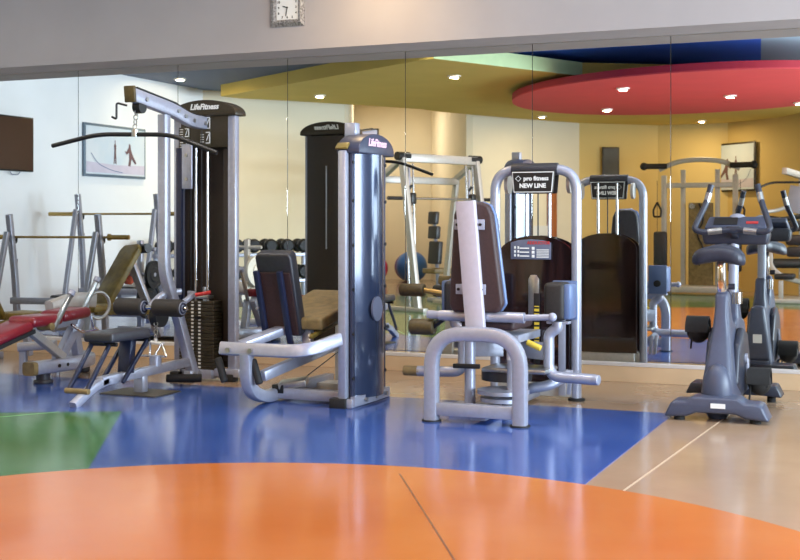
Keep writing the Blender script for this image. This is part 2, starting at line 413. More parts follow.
# ------------------------------------------------------------------ lights
def area(loc, size, power, col, shape='DISK', rot=(0, 0, 0), sy=None, spread=PI):
    l = bpy.data.lights.new('light', 'AREA'); l.shape = shape; l.size = size; l.energy = power; l.color = col; l.spread = spread
    if sy: l.shape = 'RECTANGLE'; l.size_y = sy
    o = bpy.data.objects.new('light', l); COL.objects.link(o); o.location = loc; o.rotation_euler = rot
    return o
WARM = (1, .77, .46); COOL = (.70, .85, 1.)
LAMPS = [(-9.45, -5.0, 3.27, 'slate ceiling beside the left wall'), (-7.92, -6.3, 3.1, 'yellow ceiling near its pointed tip'), (-5.32, -4.86, 3.1, 'yellow ceiling near the pale green edge'),
         (-5.93, -10.9, 3.1, 'yellow ceiling above the doorway'), (-3.38, -5.73, 2.95, 'red ceiling disc, mirror side'), (-4.22, -8.46, 2.95, 'red ceiling disc, rear left'),
         (-2.26, -7.18, 2.95, 'red ceiling disc, centre right'), (-3.53, -12.9, 3.1, 'yellow ceiling above the cable station'), (-1.49, -8.53, 2.95, 'red ceiling disc, right side')]
for (x, y, z, w) in LAMPS:
    t = thing('downlight', 'round recessed downlight in the '+w, 'ceiling light', (x, y, z-.012), None)
    MB().lathe([(.062, 0), (.085, -.004), (.085, .012), (.062, .012)], (x, y, z-.012)).build('ring', 'lamp_ring', t)
    MB().cyl((x, y, z-.006), (x, y, z-.002), .062).build('diffuser', 'lamp', t)
    area((x, y, z-.03), .1, 34, WARM)
# unseen lamps added above the machines as fill, beside the warm soffit downlight
for x in (-7.6, -5.9, -2.2, -.4):
    area((x, -1.7, 3.45), .16, 6, (1, .9, .76))
area((-3.95, -1.1, 3.45), .16, 30, (1, .72, .38))
for x in (-7.0, -5.0, -3.0, -1.0, 1.0):
    area((x, -2.9, 3.42), .2, 22, (1, .93, .84), spread=2.0)  # second row of added fill lamps, out of view
area((-10.2, -13.6, 3.85), .5, 75, (1, .93, .82))  # added lamp, hidden above the slab edge, to brighten the alcove
area((3.35, -4.9, 1.62), 7.2, 900, COOL, sy=2.1, spread=2.1).rotation_euler = (PI/2+.14, 0, PI/2)
area((0, -11.9, 2.6), 2.5, 45, (1, .95, .88), rot=(math.radians(65), 0, 0), sy=1.2)
w = bpy.data.worlds.new('world'); S.world = w; w.use_nodes = True
w.node_tree.nodes['Background'].inputs['Color'].default_value = (.8, .9, 1, 1); w.node_tree.nodes['Background'].inputs['Strength'].default_value = .9
# ------------------------------------------------------------------ clock on the soffit
cy = -.43
ck = thing('wall_clock', 'square wall clock with mottled silver frame on the soffit above the mirror', 'clock', (-4.86, cy, 2.905))
b = MB(); hw = .157
for a, q in ((0, 0), (1, 0), (2, 0), (3, 0)):
    ang = a*PI/2; c, s = math.cos(ang), math.sin(ang)
    def rp(u, v): return (u*c-v*s, u*s+v*c)
    t = bmesh.new(); o = V((-4.86, cy, 2.905+hw))
    ring = []
    for (r, dep) in ((hw, 0), (hw, .014), (hw-.03, .03), (hw-.055, .018), (hw-.055, 0)):
        ring.append([t.verts.new(o+X*rp(u*r, -r)[0]+Z*rp(u*r, -r)[1]-Y*dep) for u in (-1, 1)])
    for i in range(len(ring)-1): t.faces.new((ring[i][0], ring[i][1], ring[i+1][1], ring[i+1][0]))
    bmesh.ops.recalc_face_normals(t, faces=t.faces[:]); b._add(t)
b.build('frame', 'clock_silver', ck, 20)
MB().box((-4.86, cy-.008, 2.905+hw), (.21, .014, .21), bev=0).build('dial', 'white_plastic', ck)
for k in range(1, 13):
    b = MB(); a = PI/2-k*PI/6; q = .082/max(abs(math.cos(a)), abs(math.sin(a))) if k % 3 else .082
    q = min(q, .098)
    text_bm(b, str(k), .026, (-4.86+q*math.cos(a), cy-.0165, 2.905+hw+q*math.sin(a)), X, Z, .0005, .0008)
    b.build('numeral', 'black_ink', ck)
c0 = V((-4.86, cy-.019, 2.905+hw))
MB().beam(c0, c0+V((-.014, 0, -.072)), .002, .006, bev=0).cyl(c0-Y*.003, c0+Y*.003, .007).build('minute_hand', 'black_ink', ck)
MB().beam(c0, c0+V((-.042, 0, .012)), .002, .008, bev=0).build('hour_hand', 'black_ink', ck)

# ------------------------------------------------------------------ tall pulldown machine
cx = -5.22
t = thing('pulldown_machine', 'tall silver cable pulldown machine with dark arched weight tower', 'exercise machine', (cx, -1.2, 0))
xl, xr, yt = -5.50, -4.93, -1.15
for x in (xl+.035, xr-.035):
    MB().beam((x, yt, .03), (x, yt, 2.1), .07, .07, up=(0, 1, 0), bev=.012).build('tower_column', 'silver', t)
b = MB()
b.beam((xl, yt, .06), (xr, yt, .06), .07, .07).beam((xl+.035, -1.2, .06), (xl+.035, -.95, .06), .07, .07).beam((xr-.035, -1.2, .06), (xr-.035, -.95, .06), .07, .07)
b.box((-5.2, -1.22, .055), (.2, .1, .07)).box((-5.05, -1.2, .07), (.35, .05, .06))
b.build('base_frame', 'silver', t)
for x in (xl+.035, xr-.035): MB().box((x, -1.19, .03), (.085, .09, .06), bev=.008).build('foot', 'black_rubber', t)
# rear shroud with a shallow outward curve
def arc_panel(x0, x1, y0, bulge, z0, z1, th, ax='x', n=16):
    pts = []
    for k in range(n+1):
        u = k/n; pts.append((x0+(x1-x0)*u, bulge*math.sin(PI*u)))
    out = pts+[(p[0], p[1]-th*(1 if bulge >= 0 else -1)) for p in reversed(pts)]
    return out
pn = arc_panel(xl+.05, xr-.06, 0, .05, 0, 0, .012)
MB().prism(pn, (0, -1.07, 1.09), X, Y, 2.0).build('rear_shroud', 'mesh', t)
MB().prism([(xl+.02+.26, 0), (xl+.02+.27, 0), (xl+.02+.27, .01), (xl+.26+.02, .01)], (0, -1.018, 1.4), X, Y, .8).build('shroud_slot', 'silver', t)
for x in (xl+.072, xr-.15): 
    pass
MB().box((-5.02, -1.1, 1.1), (.11, .05, 1.9), bev=.004).build('side_panel', 'mesh', t)
MB().box((-5.42, -1.1, 1.1), (.06, .05, 1.9), bev=.004).build('side_panel', 'mesh', t)
MB().box((cx+.005, -1.165, 1.985), (.5, .03, .27), bev=.006).build('header_panel', 'bronze', t)
# arched cap
b = MB(); n = 20; w2 = .3
arch = [(-w2, 0), (w2, 0), (w2, .018)]+[(w2*math.cos(PI*k/n), .018+.112*math.sin(PI*k/n)) for k in range(1, n)]+[(-w2, .018)]
b.prism(arch, (cx+.005, -1.12, 2.1), X, Z, .17, bev=.01)
cap = b.build('top_cap', 'bronze', t)
b = MB(); text_bm(b, 'LifeFitness', .062, (cx+.02, -1.208, 2.172), X, Z, .001, .0022, .25)
b.build('lettering', 'white_ink', cap)
b = MB(); text_bm(b, 'LifeFitness', .062, (cx+.0, -1.032, 2.172), -X, Z, .001, .0022, .25)
b.build('lettering', 'white_ink', cap)
# instruction placards
for (px, pz, w, h) in ((-5.205, 1.985, .10, .235), (-5.40, 1.93, .10, .17)):
    pl = MB().box((px, -1.183, pz), (w, .004, h), bev=0).build('placard', 'dark_print', t)
    b = MB()
    for i in range(2):
        for j in range(2):
            x0 = px-w*.25+w*.5*j; z0 = pz-h*.25+h*.5*i
            if j: 
                b.box((x0, -1.186, z0+h*.19), (w*.36, .002, .008), bev=0).box((x0, -1.186, z0-h*.17), (w*.36, .002, .008), bev=0).box((x0+w*.18, -1.186, z0), (.008, .002, h*.36), bev=0)
                b.beam((x0-w*.1, -1.186, z0-.02), (x0+w*.1, -1.186, z0+.03), .002, .01, up=(0, 1, 0), bev=0)
            else:
                for r in range(4): b.box((x0, -1.186, z0-.03+r*.019), (w*.3, .002, .006), bev=0)
    b.build('diagram', 'white_ink', pl)
# weight stack and rods
st = MB()
b = MB()
for k in range(19):
    z = .1+k*.0288
    b.box((cx-.035, -1.17, z), (.32, .13, .0262), bev=.003, seg=1)
ws = b.build('weight_stack', 'stack', t)
for x in (-.035, .03): MB().box((cx-.035+x, -1.2365, .36), (.022, .003, .53), bev=0).build('number_strip', 'number_band', ws)
MB().box((cx-.005, -1.1, .05), (.36, .2, .03)).build('stack_rest', 'black_metal', t)
for x in (-.085, .025): MB().cyl((cx+x, -1.16, .06), (cx+x, -1.16, 2.0), .012).build('guide_rod', 'chrome', t)
MB().box((cx, -1.17, .66), (.12, .1, .025)).cyl((cx, -1.17, .6), (cx, -1.17, .74), .014).build('selector_stem', 'steel', t)
MB().cyl((cx-.002, -1.24, .5), (cx-.002, -1.29, .5), .014).build('selector_pin', 'black_metal', t)
# bent front post, cranked back below the knees
MB().rtube([(cx-.02, -1.71, 2.07), (cx-.02, -1.71, .86), (cx-.015, -1.56, .60), (cx-.01, -1.30, .015)], .085, .07, (1, 0, 0), [.25, .3]).build('front_post', 'silver', t)
for yy in (-1.36, -1.29): MB().cyl((cx+.025, yy, .07), (cx+.038, yy, .07), .016).build('bolt', 'steel', t)
MB().box((cx-.01, -1.33, .05), (.065, .16, .09)).build('post_gusset', 'silver', t)
# boom
b = MB(); b.rtube([(cx, -2.17, 2.18), (cx, -1.62, 2.11), (cx, -1.4, 2.05), (cx, -1.14, 2.045)], .1, .07, (1, 0, 0), [.25, .2])
boom = b.build('boom', 'silver', t)
MB().box((cx, -2.175, 2.182), (.09, .03, .12), bev=.008, rot=(.12, 0, 0)).build('boom_end_cap', 'olive_roller', boom)
for (yy, zz) in ((-2.02, 2.155), (-1.60, 2.105), (-1.5, 2.075), (-1.38, 2.05), (-1.22, 2.04)): MB().cyl((cx+.03, yy, zz), (cx+.046, yy, zz), .016).build('bolt', 'steel', boom)
MB().rtube([(cx, -2.1, 2.235), (cx, -1.6, 2.17), (cx, -1.4, 2.11), (cx, -1.2, 2.1)], .012, .03, (1, 0, 0)).build('cable_cover', 'black_metal', boom)
MB().tube([(cx-.03, -2.17, 2.10), (cx-.1, -2.2, 2.12), (cx-.1, -2.2, 2.0), (cx-.14, -2.2, 2.02)], .008, .02).build('hook', 'black_metal', boom)
MB().cyl((cx-.03, -2.06, 2.10), (cx+.03, -2.06, 2.10), .05).build('pulley', 'black_metal', boom)
# lower pulley strut: flat plate and dark post
MB().box((cx-.13, -1.22, 1.70), (.1, .02, .36), bev=.045, seg=4).build('pulley_bracket', 'silver', t)
for zz in (1.79, 1.6): MB().cyl((cx-.13, -1.225, zz), (cx-.13, -1.24, zz), .014).build('bolt', 'steel', t)
MB().box((cx-.2, -1.22, 1.1), (.05, .03, 1.5)).build('tower_inner_post', 'navy_metal', t)
MB().cyl((cx-.1, -1.21, .55), (cx-.1, -1.21, 1.55), .004).build('cable', 'black_metal', t)
MB().cyl((cx, -1.21, .7), (cx, -1.21, 2.0), .004).build('cable', 'black_metal', t)
# thigh rollers
hub = (cx-.05, -1.78, .615)
MB().cyl((-5.6, -1.8, .615), (-4.98, -1.8, .615), .018).build('roller_axle', 'chrome', t)
for x0, x1 in ((-5.6, -5.36), (-5.26, -5.02)):
    r = MB().cyl((x0, -1.8, .615), (x1, -1.8, .615), .066, bev=.012, seg=28).build('thigh_roller', 'roller', t)
    MB().cyl((x1, -1.8, .615), (x1+.006, -1.8, .615), .05).build('end_plate', 'bike_light', r)
    MB().torus((x1+.006, -1.8, .615), X, .036, .008, 24, 8).build('end_ring', 'navy_metal', r)
MB().rtube([(cx-.08, -1.8, .615), (cx-.05, -1.68, .71), (cx-.02, -1.5, .72)], .05, .05, (1, 0, 0), .06).build('roller_arm', 'silver', t)
MB().rtube([(cx+.12, -1.8, .6), (cx+.16, -1.62, .69), (cx+.06, -1.42, .70), (cx-.01, -1.38, .70)], .04, .03, (1, 0, 0), .06).build('roller_adjuster', 'bike_light', t)
MB().cyl((cx+.16, -1.56, .70), (cx+.26, -1.5, .72), .015).build('adjuster_knob', 'red_plastic', t)
MB().cyl((cx-.09, -1.72, .55), (cx-.03, -1.72, .55), .09, seg=28).build('low_pulley', 'black_metal', t)
# long low beam, foot, seat on parallel links
MB().beam((cx-.01, -1.33, .165), (cx-.01, -2.52, .145), .06, .065).build('low_beam', 'silver', t)
MB().rtube([(cx-.01, -2.45, .145), (cx-.01, -2.6, .115), (cx-.02, -2.80, .012)], .06, .06, (1, 0, 0), .06).build('front_leg', 'silver', t)
MB().beam((cx-.01, -2.03, .13), (cx-.01, -2.03, .012), .08, .07, up=(0, 1, 0)).build('middle_leg', 'silver', t)
b = MB(); b.prism([(-.24, -.17), (.24, -.17), (.24, .17), (-.24, .17)], (cx-.01, -2.03, .006), X, Y, .012); b.build('base_plate', 'dark_print', t)
MB().cyl((cx-.01, -1.84, .18), (cx-.01, -1.84, .26), .045).build('low_beam_hub', 'silver', t)
MB().cyl((cx-.06, -1.62, .06), (cx+.18, -1.5, .06), .032, bev=.006).build('foot_bar_roller', 'black_rubber', t)
sp = [(-.125, -.23), (.125, -.23), (.135, .23), (-.135, .23)]
MB().prism(sp, (cx-.03, -2.29, .45), X, Y, .07, bev=.022, seg=4).build('seat', 'grey_vinyl', t)
MB().box((cx-.05, -2.28, .412), (.1, .44, .02)).build('seat_plate', 'black_metal', t)
MB().beam((cx-.03, -2.16, .4), (cx-.02, -2.2, .17), .1, .07, up=(0, 1, 0)).build('seat_post', 'navy_metal', t)
for x in (-.12, .03):
    MB().beam((cx+x, -2.46, .40), (cx+x-.01, -2.71, .10), .025, .03).build('seat_link', 'navy_metal', t)
MB().beam((cx+.07, -2.06, .40), (cx+.06, -2.35, .12), .025, .03).build('seat_link', 'navy_metal', t)
MB().beam((cx-.12, -2.06, .40), (cx-.12, -2.35, .12), .025, .03).build('seat_link', 'navy_metal', t)
MB().cyl((cx-.15, -2.71, .10), (cx+.04, -2.71, .10), .02).build('link_crossbar', 'tan_vinyl', t)
for yy in (-2.46, -2.06): MB().cyl((cx-.14, yy, .40), (cx+.09, yy, .40), .014).build('link_axle', 'black_metal', t)

# long bar hanging from the boom
yb = -2.1
lb = thing('pulldown_bar', 'long black pulldown bar with bent ends hanging on a chain', 'exercise bar', (cx, yb, 1.74))
MB().tube([(-5.97, yb, 1.83), (-5.56, yb, 1.905), (-4.92, yb, 1.885), (-4.54, yb, 1.745)], .0165, .12, 14).build('bar', 'black_metal', lb)
MB().cyl((cx-.01, yb, 1.88), (cx-.01, yb, 1.93), .026).build('swivel', 'steel', lb)
b = MB()
for k in range(4):
    z = 1.95+k*.035
    b.torus((cx-.01, yb+.02*k/4, z), (1, 0, 0) if k % 2 else (0, 1, 0), .018, .0045, 16, 6)
b.torus((cx-.01, yb+.02, 2.085), (0, 1, 0), .024, .006, 18, 6)
b.build('chain', 'steel', lb)

# close-grip row handle hanging from the low pulley
hx, hy = cx-.04, -1.79
rh = thing('row_handle', 'small triangular chrome row handle hanging by chain under the rollers', 'handle', (hx, hy, .25))
b = MB()
for k in range(5): b.torus((hx, hy, .49-k*.03), (1, 0, 0) if k % 2 else (0, 1, 0), .016, .0045, 14, 6)
b.build('chain', 'steel', rh)
MB().box((hx, hy, .352), (.13, .05, .012), rot=(0, .1, 0)).cyl((hx, hy, .35), (hx, hy, .38), .012).build('yoke', 'white_plastic', rh)
for s in (-1, 1):
    MB().tube([(hx+s*.05, hy, .35), (hx+s*.13, hy-.05, .255), (hx+s*.02, hy-.05, .255), (hx+s*.05, hy, .35)], .008, .015).build('grip_loop', 'chrome', rh)

# ------------------------------------------------------------------ leg machine with the navy tower
t = thing('leg_extension_machine', 'silver leg machine with black backrest beside its rounded navy weight tower', 'exercise machine', (-3.9, -1.85, 0))
y0, y1, xf = -2.1, -1.54, -3.55
b = MB(); b.beam((xf+.005, y0, .05), (xf+.005, y0, 1.74), .06, .09, up=(0, 1, 0), bev=.012).build('tower_column', 'silver', t)
MB().beam((xf+.005, y1, .05), (xf+.005, y1, 1.74), .06, .09, up=(0, 1, 0), bev=.012).build('tower_column', 'silver', t)
b = MB(); n = 18
poly = [((y0+.03)+(y1-y0-.06)*k/n, .018+.10*math.sin(PI*k/n)) for k in range(n+1)]
poly = [(p[1], p[0]) for p in poly]
poly2 = poly+[(p[0]-.012, p[1]) for p in reversed(poly)]
sh = MB().prism(poly2, (xf+.03, 0, .89), X, Y, 1.66).build('front_shroud', 'navy_shroud', t)
for yy in (y0+.02, y1-.02): MB().box((xf+.055, yy, .89), (.02, .045, 1.68), bev=.005).build('shroud_edge', 'navy_cap', sh)
for yy in (y0+.01, y1-.01):
    for z in (.2, .5, .8, 1.1, 1.4, 1.66): MB().cyl((xf+.06, yy, z), (xf+.072, yy, z), .012).build('screw', 'black_metal', sh)
# round emblem on the shroud
ym = (y0+y1)/2
em = MB().cyl((xf+.136, ym-.05, .66), (xf+.150, ym-.05, .66), .085, seg=36).build('emblem', 'placard', sh)
poly3 = [(p[0]-.2, p[1]) for p in poly]
MB().box((xf-.02, ym, .9), (.012, .5, 1.66)).build('rear_shroud', 'navy_shroud', t)
n = 20; hw = (y1-y0)/2+.02
arch = [(0, 0), (0, 0), (-hw, -.02), (hw, -.02)]+[(hw*math.cos(PI*k/n), .0+.125*math.sin(PI*k/n)) for k in range(0, n+1)]
cap = MB().prism(arch[2:], (xf+.04, ym, 1.74), Y, Z, .17, bev=.008).build('top_cap', 'navy_cap', t)
MB().box((xf+.0, y0-.018, 1.77), (.09, .06, .016), rot=(.7, 0, 0)).build('cap_end', 'olive_vinyl', cap)
b = MB(); text_bm(b, 'LifeFitness', .072, (xf+.1265, ym+.0, 1.80), Y, Z, .001, .002, .25); b.build('lettering', 'pink_ink', cap)
b = MB(); b.beam((xf, y0-.04, .035), (xf, y1+.05, .035), .16, .06); b.prism([(xf+.06, y0-.02), (xf+.09, y0-.02), (xf+.12, ym), (xf+.09, y1+.02), (xf+.06, y1+.02)], (0, 0, .05), X, Y, .06)
b.build('tower_base', 'silver', t)
b = MB(); b.box((xf-.02, y0-.03, .035), (.12, .07, .07), bev=.006); b.build('foot', 'black_rubber', t)
for yy in (y0+.12, ym, y1-.1): MB().cyl((xf+.10, yy, .05), (xf+.125, yy, .05), .014).build('bolt', 'steel', t)
MB().box((xf-.03, y0+.2, 1.89), (.08, .08, .1)).build('top_bracket', 'silver', t)
# tube frame
yr = -2.38
MB().rtube([(-4.335, yr, .40), (-3.70, yr, .40), (-3.56, -2.12, .47)], .06, .088, (0, .25, 1), .2, ch=.02).build('rear_rail', 'silver', t)
for x in (-4.26, -4.09): MB().cyl((x, yr-.028, .395), (x, yr-.05, .395), .017).build('bolt', 'steel', t)
MB().rtube([(-4.14, yr, .37), (-4.14, -2.36, .12), (-4.14, -2.12, .04), (-4.14, -1.9, .06)], .085, .085, (1, 0, 0), [.14, .14], ch=.02).build('curved_leg', 'silver', t)
MB().beam((-4.16, -1.98, .06), (xf, -1.98, .06), .07, .075).build('base_rail', 'silver', t)
MB().beam((-4.14, -1.98, .06), (-4.14, -1.1, .06), .07, .07).build('side_rail', 'silver', t)
MB().beam((-4.02, -1.15, .0), (-3.99, -1.2, .5), .09, .06, up=(0, 1, 0)).build('front_leg', 'silver_warm', t)
MB().box((-4.0, -1.3, .035), (.5, .2, .05)).build('front_foot_plate', 'silver_warm', t)
MB().rtube([(-4.2, yr+.02, .42), (-3.98, -1.98, .54), (-3.9, -1.6, .56)], .09, .06, (0, -.3, 1), .05).build('seat_arm', 'silver', t)
MB().beam((-3.9, -1.95, .54), (-3.86, -2.02, .38), .07, .05, up=(0, 1, 0)).build('seat_arm_strut', 'silver', t)
MB().beam((-4.12, -2.2, .2), (-3.85, -1.3, .4), .06, .07).build('diagonal_brace', 'silver', t)
for (gx, gy) in ((-4.36, yr+.03), (-4.09, yr+.03)):
    MB().cyl((gx-.02, gy, .33), (gx+.045, gy-.02, .17), .026, bev=.008).build('hand_grip', 'black_rubber', t)
gd = MB().box((-4.02, -1.93, .125), (.2, .14, .05), rot=(.1, -.15, .3), bev=.01).build('pedal_gadget', 'steel', t)
MB().box((-4.1, -1.97, .09), (.09, .1, .06)).build('gadget_foot', 'black_metal', gd)
MB().cyl((-3.98, -1.9, .14), (-3.9, -1.3, .34), .004).build('cable', 'black_metal', t)
MB().cyl((-4.12, -1.9, .5), (-4.06, -1.82, .52), .016).ball((-4.14, -1.92, .49), .022).build('release_knob', 'red_plastic', t)
# backrest leaning back toward the room
up = V((0, -.30, .95)).normalized(); nrm = V((0, .95, .30)); bo = V((-4.03, -2.08, .475))
bk = MB().prism([(-.135, -.02), (.135, -.02), (.14, .55), (.125, .585), (-.125, .585), (-.14, .55)], bo+nrm*.075, X, up, .10, bev=.02, seg=4).build('backrest', 'vinyl', t)
MB().prism([(-.12, -.0), (.12, -.0), (.12, .45), (-.12, .45)], bo+nrm*.018, X, up, .02).build('back_panel', 'brown_vinyl', bk)
for x in (-.12, .06):
    MB().rtube([bo+X*x+up*.47-nrm*.012, bo+X*x-up*.02-nrm*.012, bo+X*(x+.01)-up*.16-nrm*.0], .035, .04, (1, 0, 0)).build('back_rail', 'navy_metal', bk)
MB().prism([(-.19, -.40), (.25, -.40), (.30, .36), (-.19, .36)], (-3.99, -1.66, .635), X, V((0, .975, .21)).normalized(), .085, bev=.02, seg=4).build('seat', 'tan_vinyl', t)
MB().beam((-3.8, -2.1, .47), (-3.78, -1.3, .62), .03, .03).build('seat_rail', 'olive_vinyl', t)
MB().cyl((-4.12, -1.05, .62), (-3.72, -1.05, .62), .055, bev=.01).build('shin_roller', 'roller', t)
MB().rtube([(-3.68, -1.62, .62), (-3.68, -1.05, .62), (-3.9, -1.05, .62)], .06, .05, (0, 0, 1), .1).build('lever_arm', 'silver', t)

# ------------------------------------------------------------------ thigh machine
t = thing('thigh_machine', 'silver thigh machine with arched rear frame and maroon brown back', 'exercise machine', (-2.5, -1.6, 0))
ya = -2.39
MB().rtube([(-2.8, ya, .012), (-2.8, ya, .56), (-2.22, ya, .56), (-2.22, ya, .012)], .088, .085, (0, 1, 0), .22, n=10, ch=.022).build('arch_frame', 'silver', t)
MB().beam((-2.78, ya, .085), (-2.24, ya, .085), .06, .08).build('arch_crossbar', 'silver', t)
for x in (-2.8, -2.22): MB().cyl((x, ya, 0), (x, ya, .014), .062, seg=24).build('foot', 'black_rubber', t)
# tower
yt = -1.15; xa, xb = -2.79, -2.19
MB().tube([(xa, yt, .02), (xa, yt, 1.63), (xb, yt, 1.63), (xb, yt, .02)], .036, .16, 16, 10).build('tower_frame', 'silver', t)
for x in (xa, xb): MB().cyl((x, yt, 0), (x, yt, .016), .06, seg=24).build('foot', 'black_rubber', t)
MB().cyl((-2.66, yt, 1.632), (-2.32, yt, 1.632), .045, bev=.006, seg=24).build('top_sleeve', 'grey_vinyl', t)
for x in (xa+.07, xb-.07): MB().cyl((x-.012, -1.06, 1.53), (x+.012, -1.06, 1.53), .07, seg=28).build('top_pulley', 'silver_warm', t)
b = MB(); b.prism([(-.145, -.085), (.145, -.085), (.16, .075), (-.16, .075)], (-2.49, yt-.05, 1.545), X, Z, .025, bev=.012, seg=3)
sg = b.build('sign', 'bronze', t)
MB().prism([(-.14, -.078), (.14, -.078), (.153, .068), (-.153, .068)], (-2.49, yt-.064, 1.545), X, Z, .003).build('sign_border', 'white_ink', sg)
MB().prism([(-.134, -.072), (.134, -.072), (.147, .062), (-.147, .062)], (-2.49, yt-.066, 1.545), X, Z, .003).build('sign_face', 'black_ink', sg)
def wording(ys, ax):
    b = MB()
    text_bm(b, 'pro fitness', .043, V((-2.49, ys, 1.565))+ax*.025, ax, Z, .0008, .0014)
    text_bm(b, 'NEW LINE', .042, V((-2.49, ys, 1.513)), ax, Z, .0008, .0018)
    c = V((-2.49, ys, 1.565))-ax*.105
    for k in range(4):
        d0 = V((ax*math.cos(k*PI/2)+Z*math.sin(k*PI/2))); d1 = V((ax*math.cos((k+1)*PI/2)+Z*math.sin((k+1)*PI/2)))
        b.beam(c+d0*.02, c+d1*.02, .002, .008, up=(0, 1, 0), bev=0)
    b.build('lettering', 'white_ink', sg)
wording(yt-.069, X)
sg2 = MB().prism([(-.145, -.085), (.145, -.085), (.16, .075), (-.16, .075)], (-2.49, -1.09, 1.545), X, Z, .02, bev=.008).build('rear_sign', 'black_ink', t)
MB().prism([(-.14, -.078), (.14, -.078), (.153, .068), (-.153, .068)], (-2.49, -1.079, 1.545), X, Z, .002).build('sign_border', 'white_ink', sg2)
MB().prism([(-.134, -.072), (.134, -.072), (.147, .062), (-.147, .062)], (-2.49, -1.077, 1.545), X, Z, .002).build('sign_face', 'black_ink', sg2)
b = MB(); ax = -X
text_bm(b, 'pro fitness', .043, V((-2.49, -1.075, 1.565))+ax*.025, ax, Z, .0008, .0014); text_bm(b, 'NEW LINE', .042, (-2.49, -1.075, 1.513), ax, Z, .0008, .002)
c = V((-2.49, -1.075, 1.565))-ax*.105
for k in range(4):
    d0 = V((ax*math.cos(k*PI/2)+Z*math.sin(k*PI/2))); d1 = V((ax*math.cos((k+1)*PI/2)+Z*math.sin((k+1)*PI/2)))
    b.beam(c+d0*.02, c+d1*.02, .002, .008, up=(0, 1, 0), bev=0)
b.build('lettering', 'white_ink', sg2)
for x in (-2.575, -2.405): MB().cyl((x, -1.08, .1), (x, -1.08, 1.6), .012).build('guide_rod', 'chrome', t)
MB().cyl((-2.49, -1.08, .9), (-2.49, -1.08, 1.58), .005).build('cable', 'black_metal', t)
n = 20; hw = .275
pan = [(-hw, 0), (hw, 0)]+[(hw*math.cos(PI*k/n), .90+.14*math.sin(PI*k/n)) for k in range(0, n+1)]
MB().prism(pan, (-2.49, yt+.01, .12), X, Z, .012).build('front_panel', 'smoked', t)
MB().prism(pan, (-2.49, -1.0, .12), X, Z, .012).build('rear_panel', 'smoked', t)
MB().beam((xa+.05, -1.03, .07), (xb-.05, -1.03, .07), .05, .09).build('tower_base', 'silver_warm', t)
MB().beam((xa, yt, .07), (xb, yt, .07), .05, .09).build('tower_base', 'silver_warm', t)
b = MB()
for k in range(13): b.box((-2.49, -1.07, .16+k*.034), (.3, .10, .031), bev=.003, seg=1)
b.build('weight_stack', 'iron', t)
pl = MB().prism([(-.15, -.07), (.15, -.07), (.15, .05), (.09, .068), (0, .075), (-.09, .068), (-.15, .05)], (-2.52, yt-.012, 1.06), X, Z, .012, bev=.006).build('placard', 'placard', t)
b = MB()
for r in range(3):
    for k in range(2): b.box((-2.635+k*.025, yt-.02, 1.075-r*.028), (.012, .002, .018), bev=0)
    b.box((-2.565, yt-.02, 1.07-r*.028), (.07, .002, .008), bev=0); b.box((-2.50, yt-.02, 1.07-r*.028), (.02, .002, .02), bev=0)
    for q in range(2): b.box((-2.43, yt-.02, 1.05-r*.022+q*.01), (.09, .002, .005), bev=0)
b.build('diagram', 'white_ink', pl)
b = MB(); text_bm(b, 'ADDUCTOR', .03, (-2.46, yt-.02, 1.108), X, Z, .0006, .001); b.build('lettering', 'red_ink', pl)
MB().prism([(-.04, -.16), (.04, -.16), (.04, .1), (.02, .13), (-.02, .13), (-.04, .1)], (-2.5, yt-.006, .75), X, Z, .008, bev=.003).build('selector_slot', 'steel', t)
ns = MB().box((-2.475, yt-.012, .5), (.045, .006, .5), bev=.002).build('number_strip', 'black_ink', t)
MB().box((-2.475, yt-.017, .48), (.036, .003, .36), bev=0).build('numbers', 'yellow_band', ns)
# backrest on its rail
ty = V((0, -.06, 1)).normalized(); ny = V((0, 1, .06)).normalized(); bo = V((-2.565, -2.27, .68))
pb = [(-.175, .05), (-.15, .0), (.15, 0), (.185, .05), (.125, .62), (.1, .68), (.05, .70), (-.06, .70), (-.105, .68), (-.13, .62)]
bk = MB().prism(pb, bo+ny*.06, X, ty, .07, bev=.02, seg=4).build('backrest', 'brown_vinyl', t)
MB().prism([(p[0]*1.05, p[1]) for p in pb], bo+ny*.105, X, ty, .03, bev=.012, seg=3).build('backrest_shell', 'blue_pad', bk)
MB().prism([(p[0]*.96, p[1]*.98+.006) for p in pb], bo+ny*.145, X, ty, .06, bev=.02, seg=4).build('front_cushion', 'vinyl', bk)
MB().rtube([bo+ty*.71-X*.035, bo-ty*.1+X*.015], .05, .125, X, ch=.008).build('back_rail', 'pad_rail', t)
for z in (.15, .56):
    MB().box(bo+ty*z+ny*.018-X*.02, (.2, .012, .065), bev=.003).build('pad_bracket', 'bike_light', bk)
    for x in (-.1, .055): MB().cyl(bo+ty*z+X*(x+.0)+ny*.014, bo+ty*z+X*(x)+ny*.002, .009).build('bolt', 'black_metal', bk)
MB().box((-2.51, -1.95, .60), (.36, .42, .07), bev=.025, seg=4).build('seat', 'brown_vinyl', t)
MB().cyl((-2.82, -2.2, .655), (-2.25, -2.2, .655), .034).build('hip_tube', 'silver', t)
MB().cyl((-2.27, -2.2, .655), (-2.08, -2.2, .665), .02).ball((-2.07, -2.2, .665), .028).build('hand_lever', 'bike_light', t)
MB().cyl((-2.90, -2.2, .66), (-2.80, -2.2, .655), .028).build('hand_lever', 'bike_light', t)
r = MB().cyl((-3.03, -2.18, .575), (-2.86, -2.18, .575), .052, bev=.012, seg=24).build('hand_roller', 'olive_roller', t)
MB().cyl((-2.88, -2.18, .575), (-2.80, -2.2, .63), .02).build('roller_pin', 'black_metal', r)
r = MB().cyl((-3.30, -1.7, .785), (-3.12, -1.7, .785), .045, bev=.012, seg=24).build('hand_roller', 'olive_roller', t)
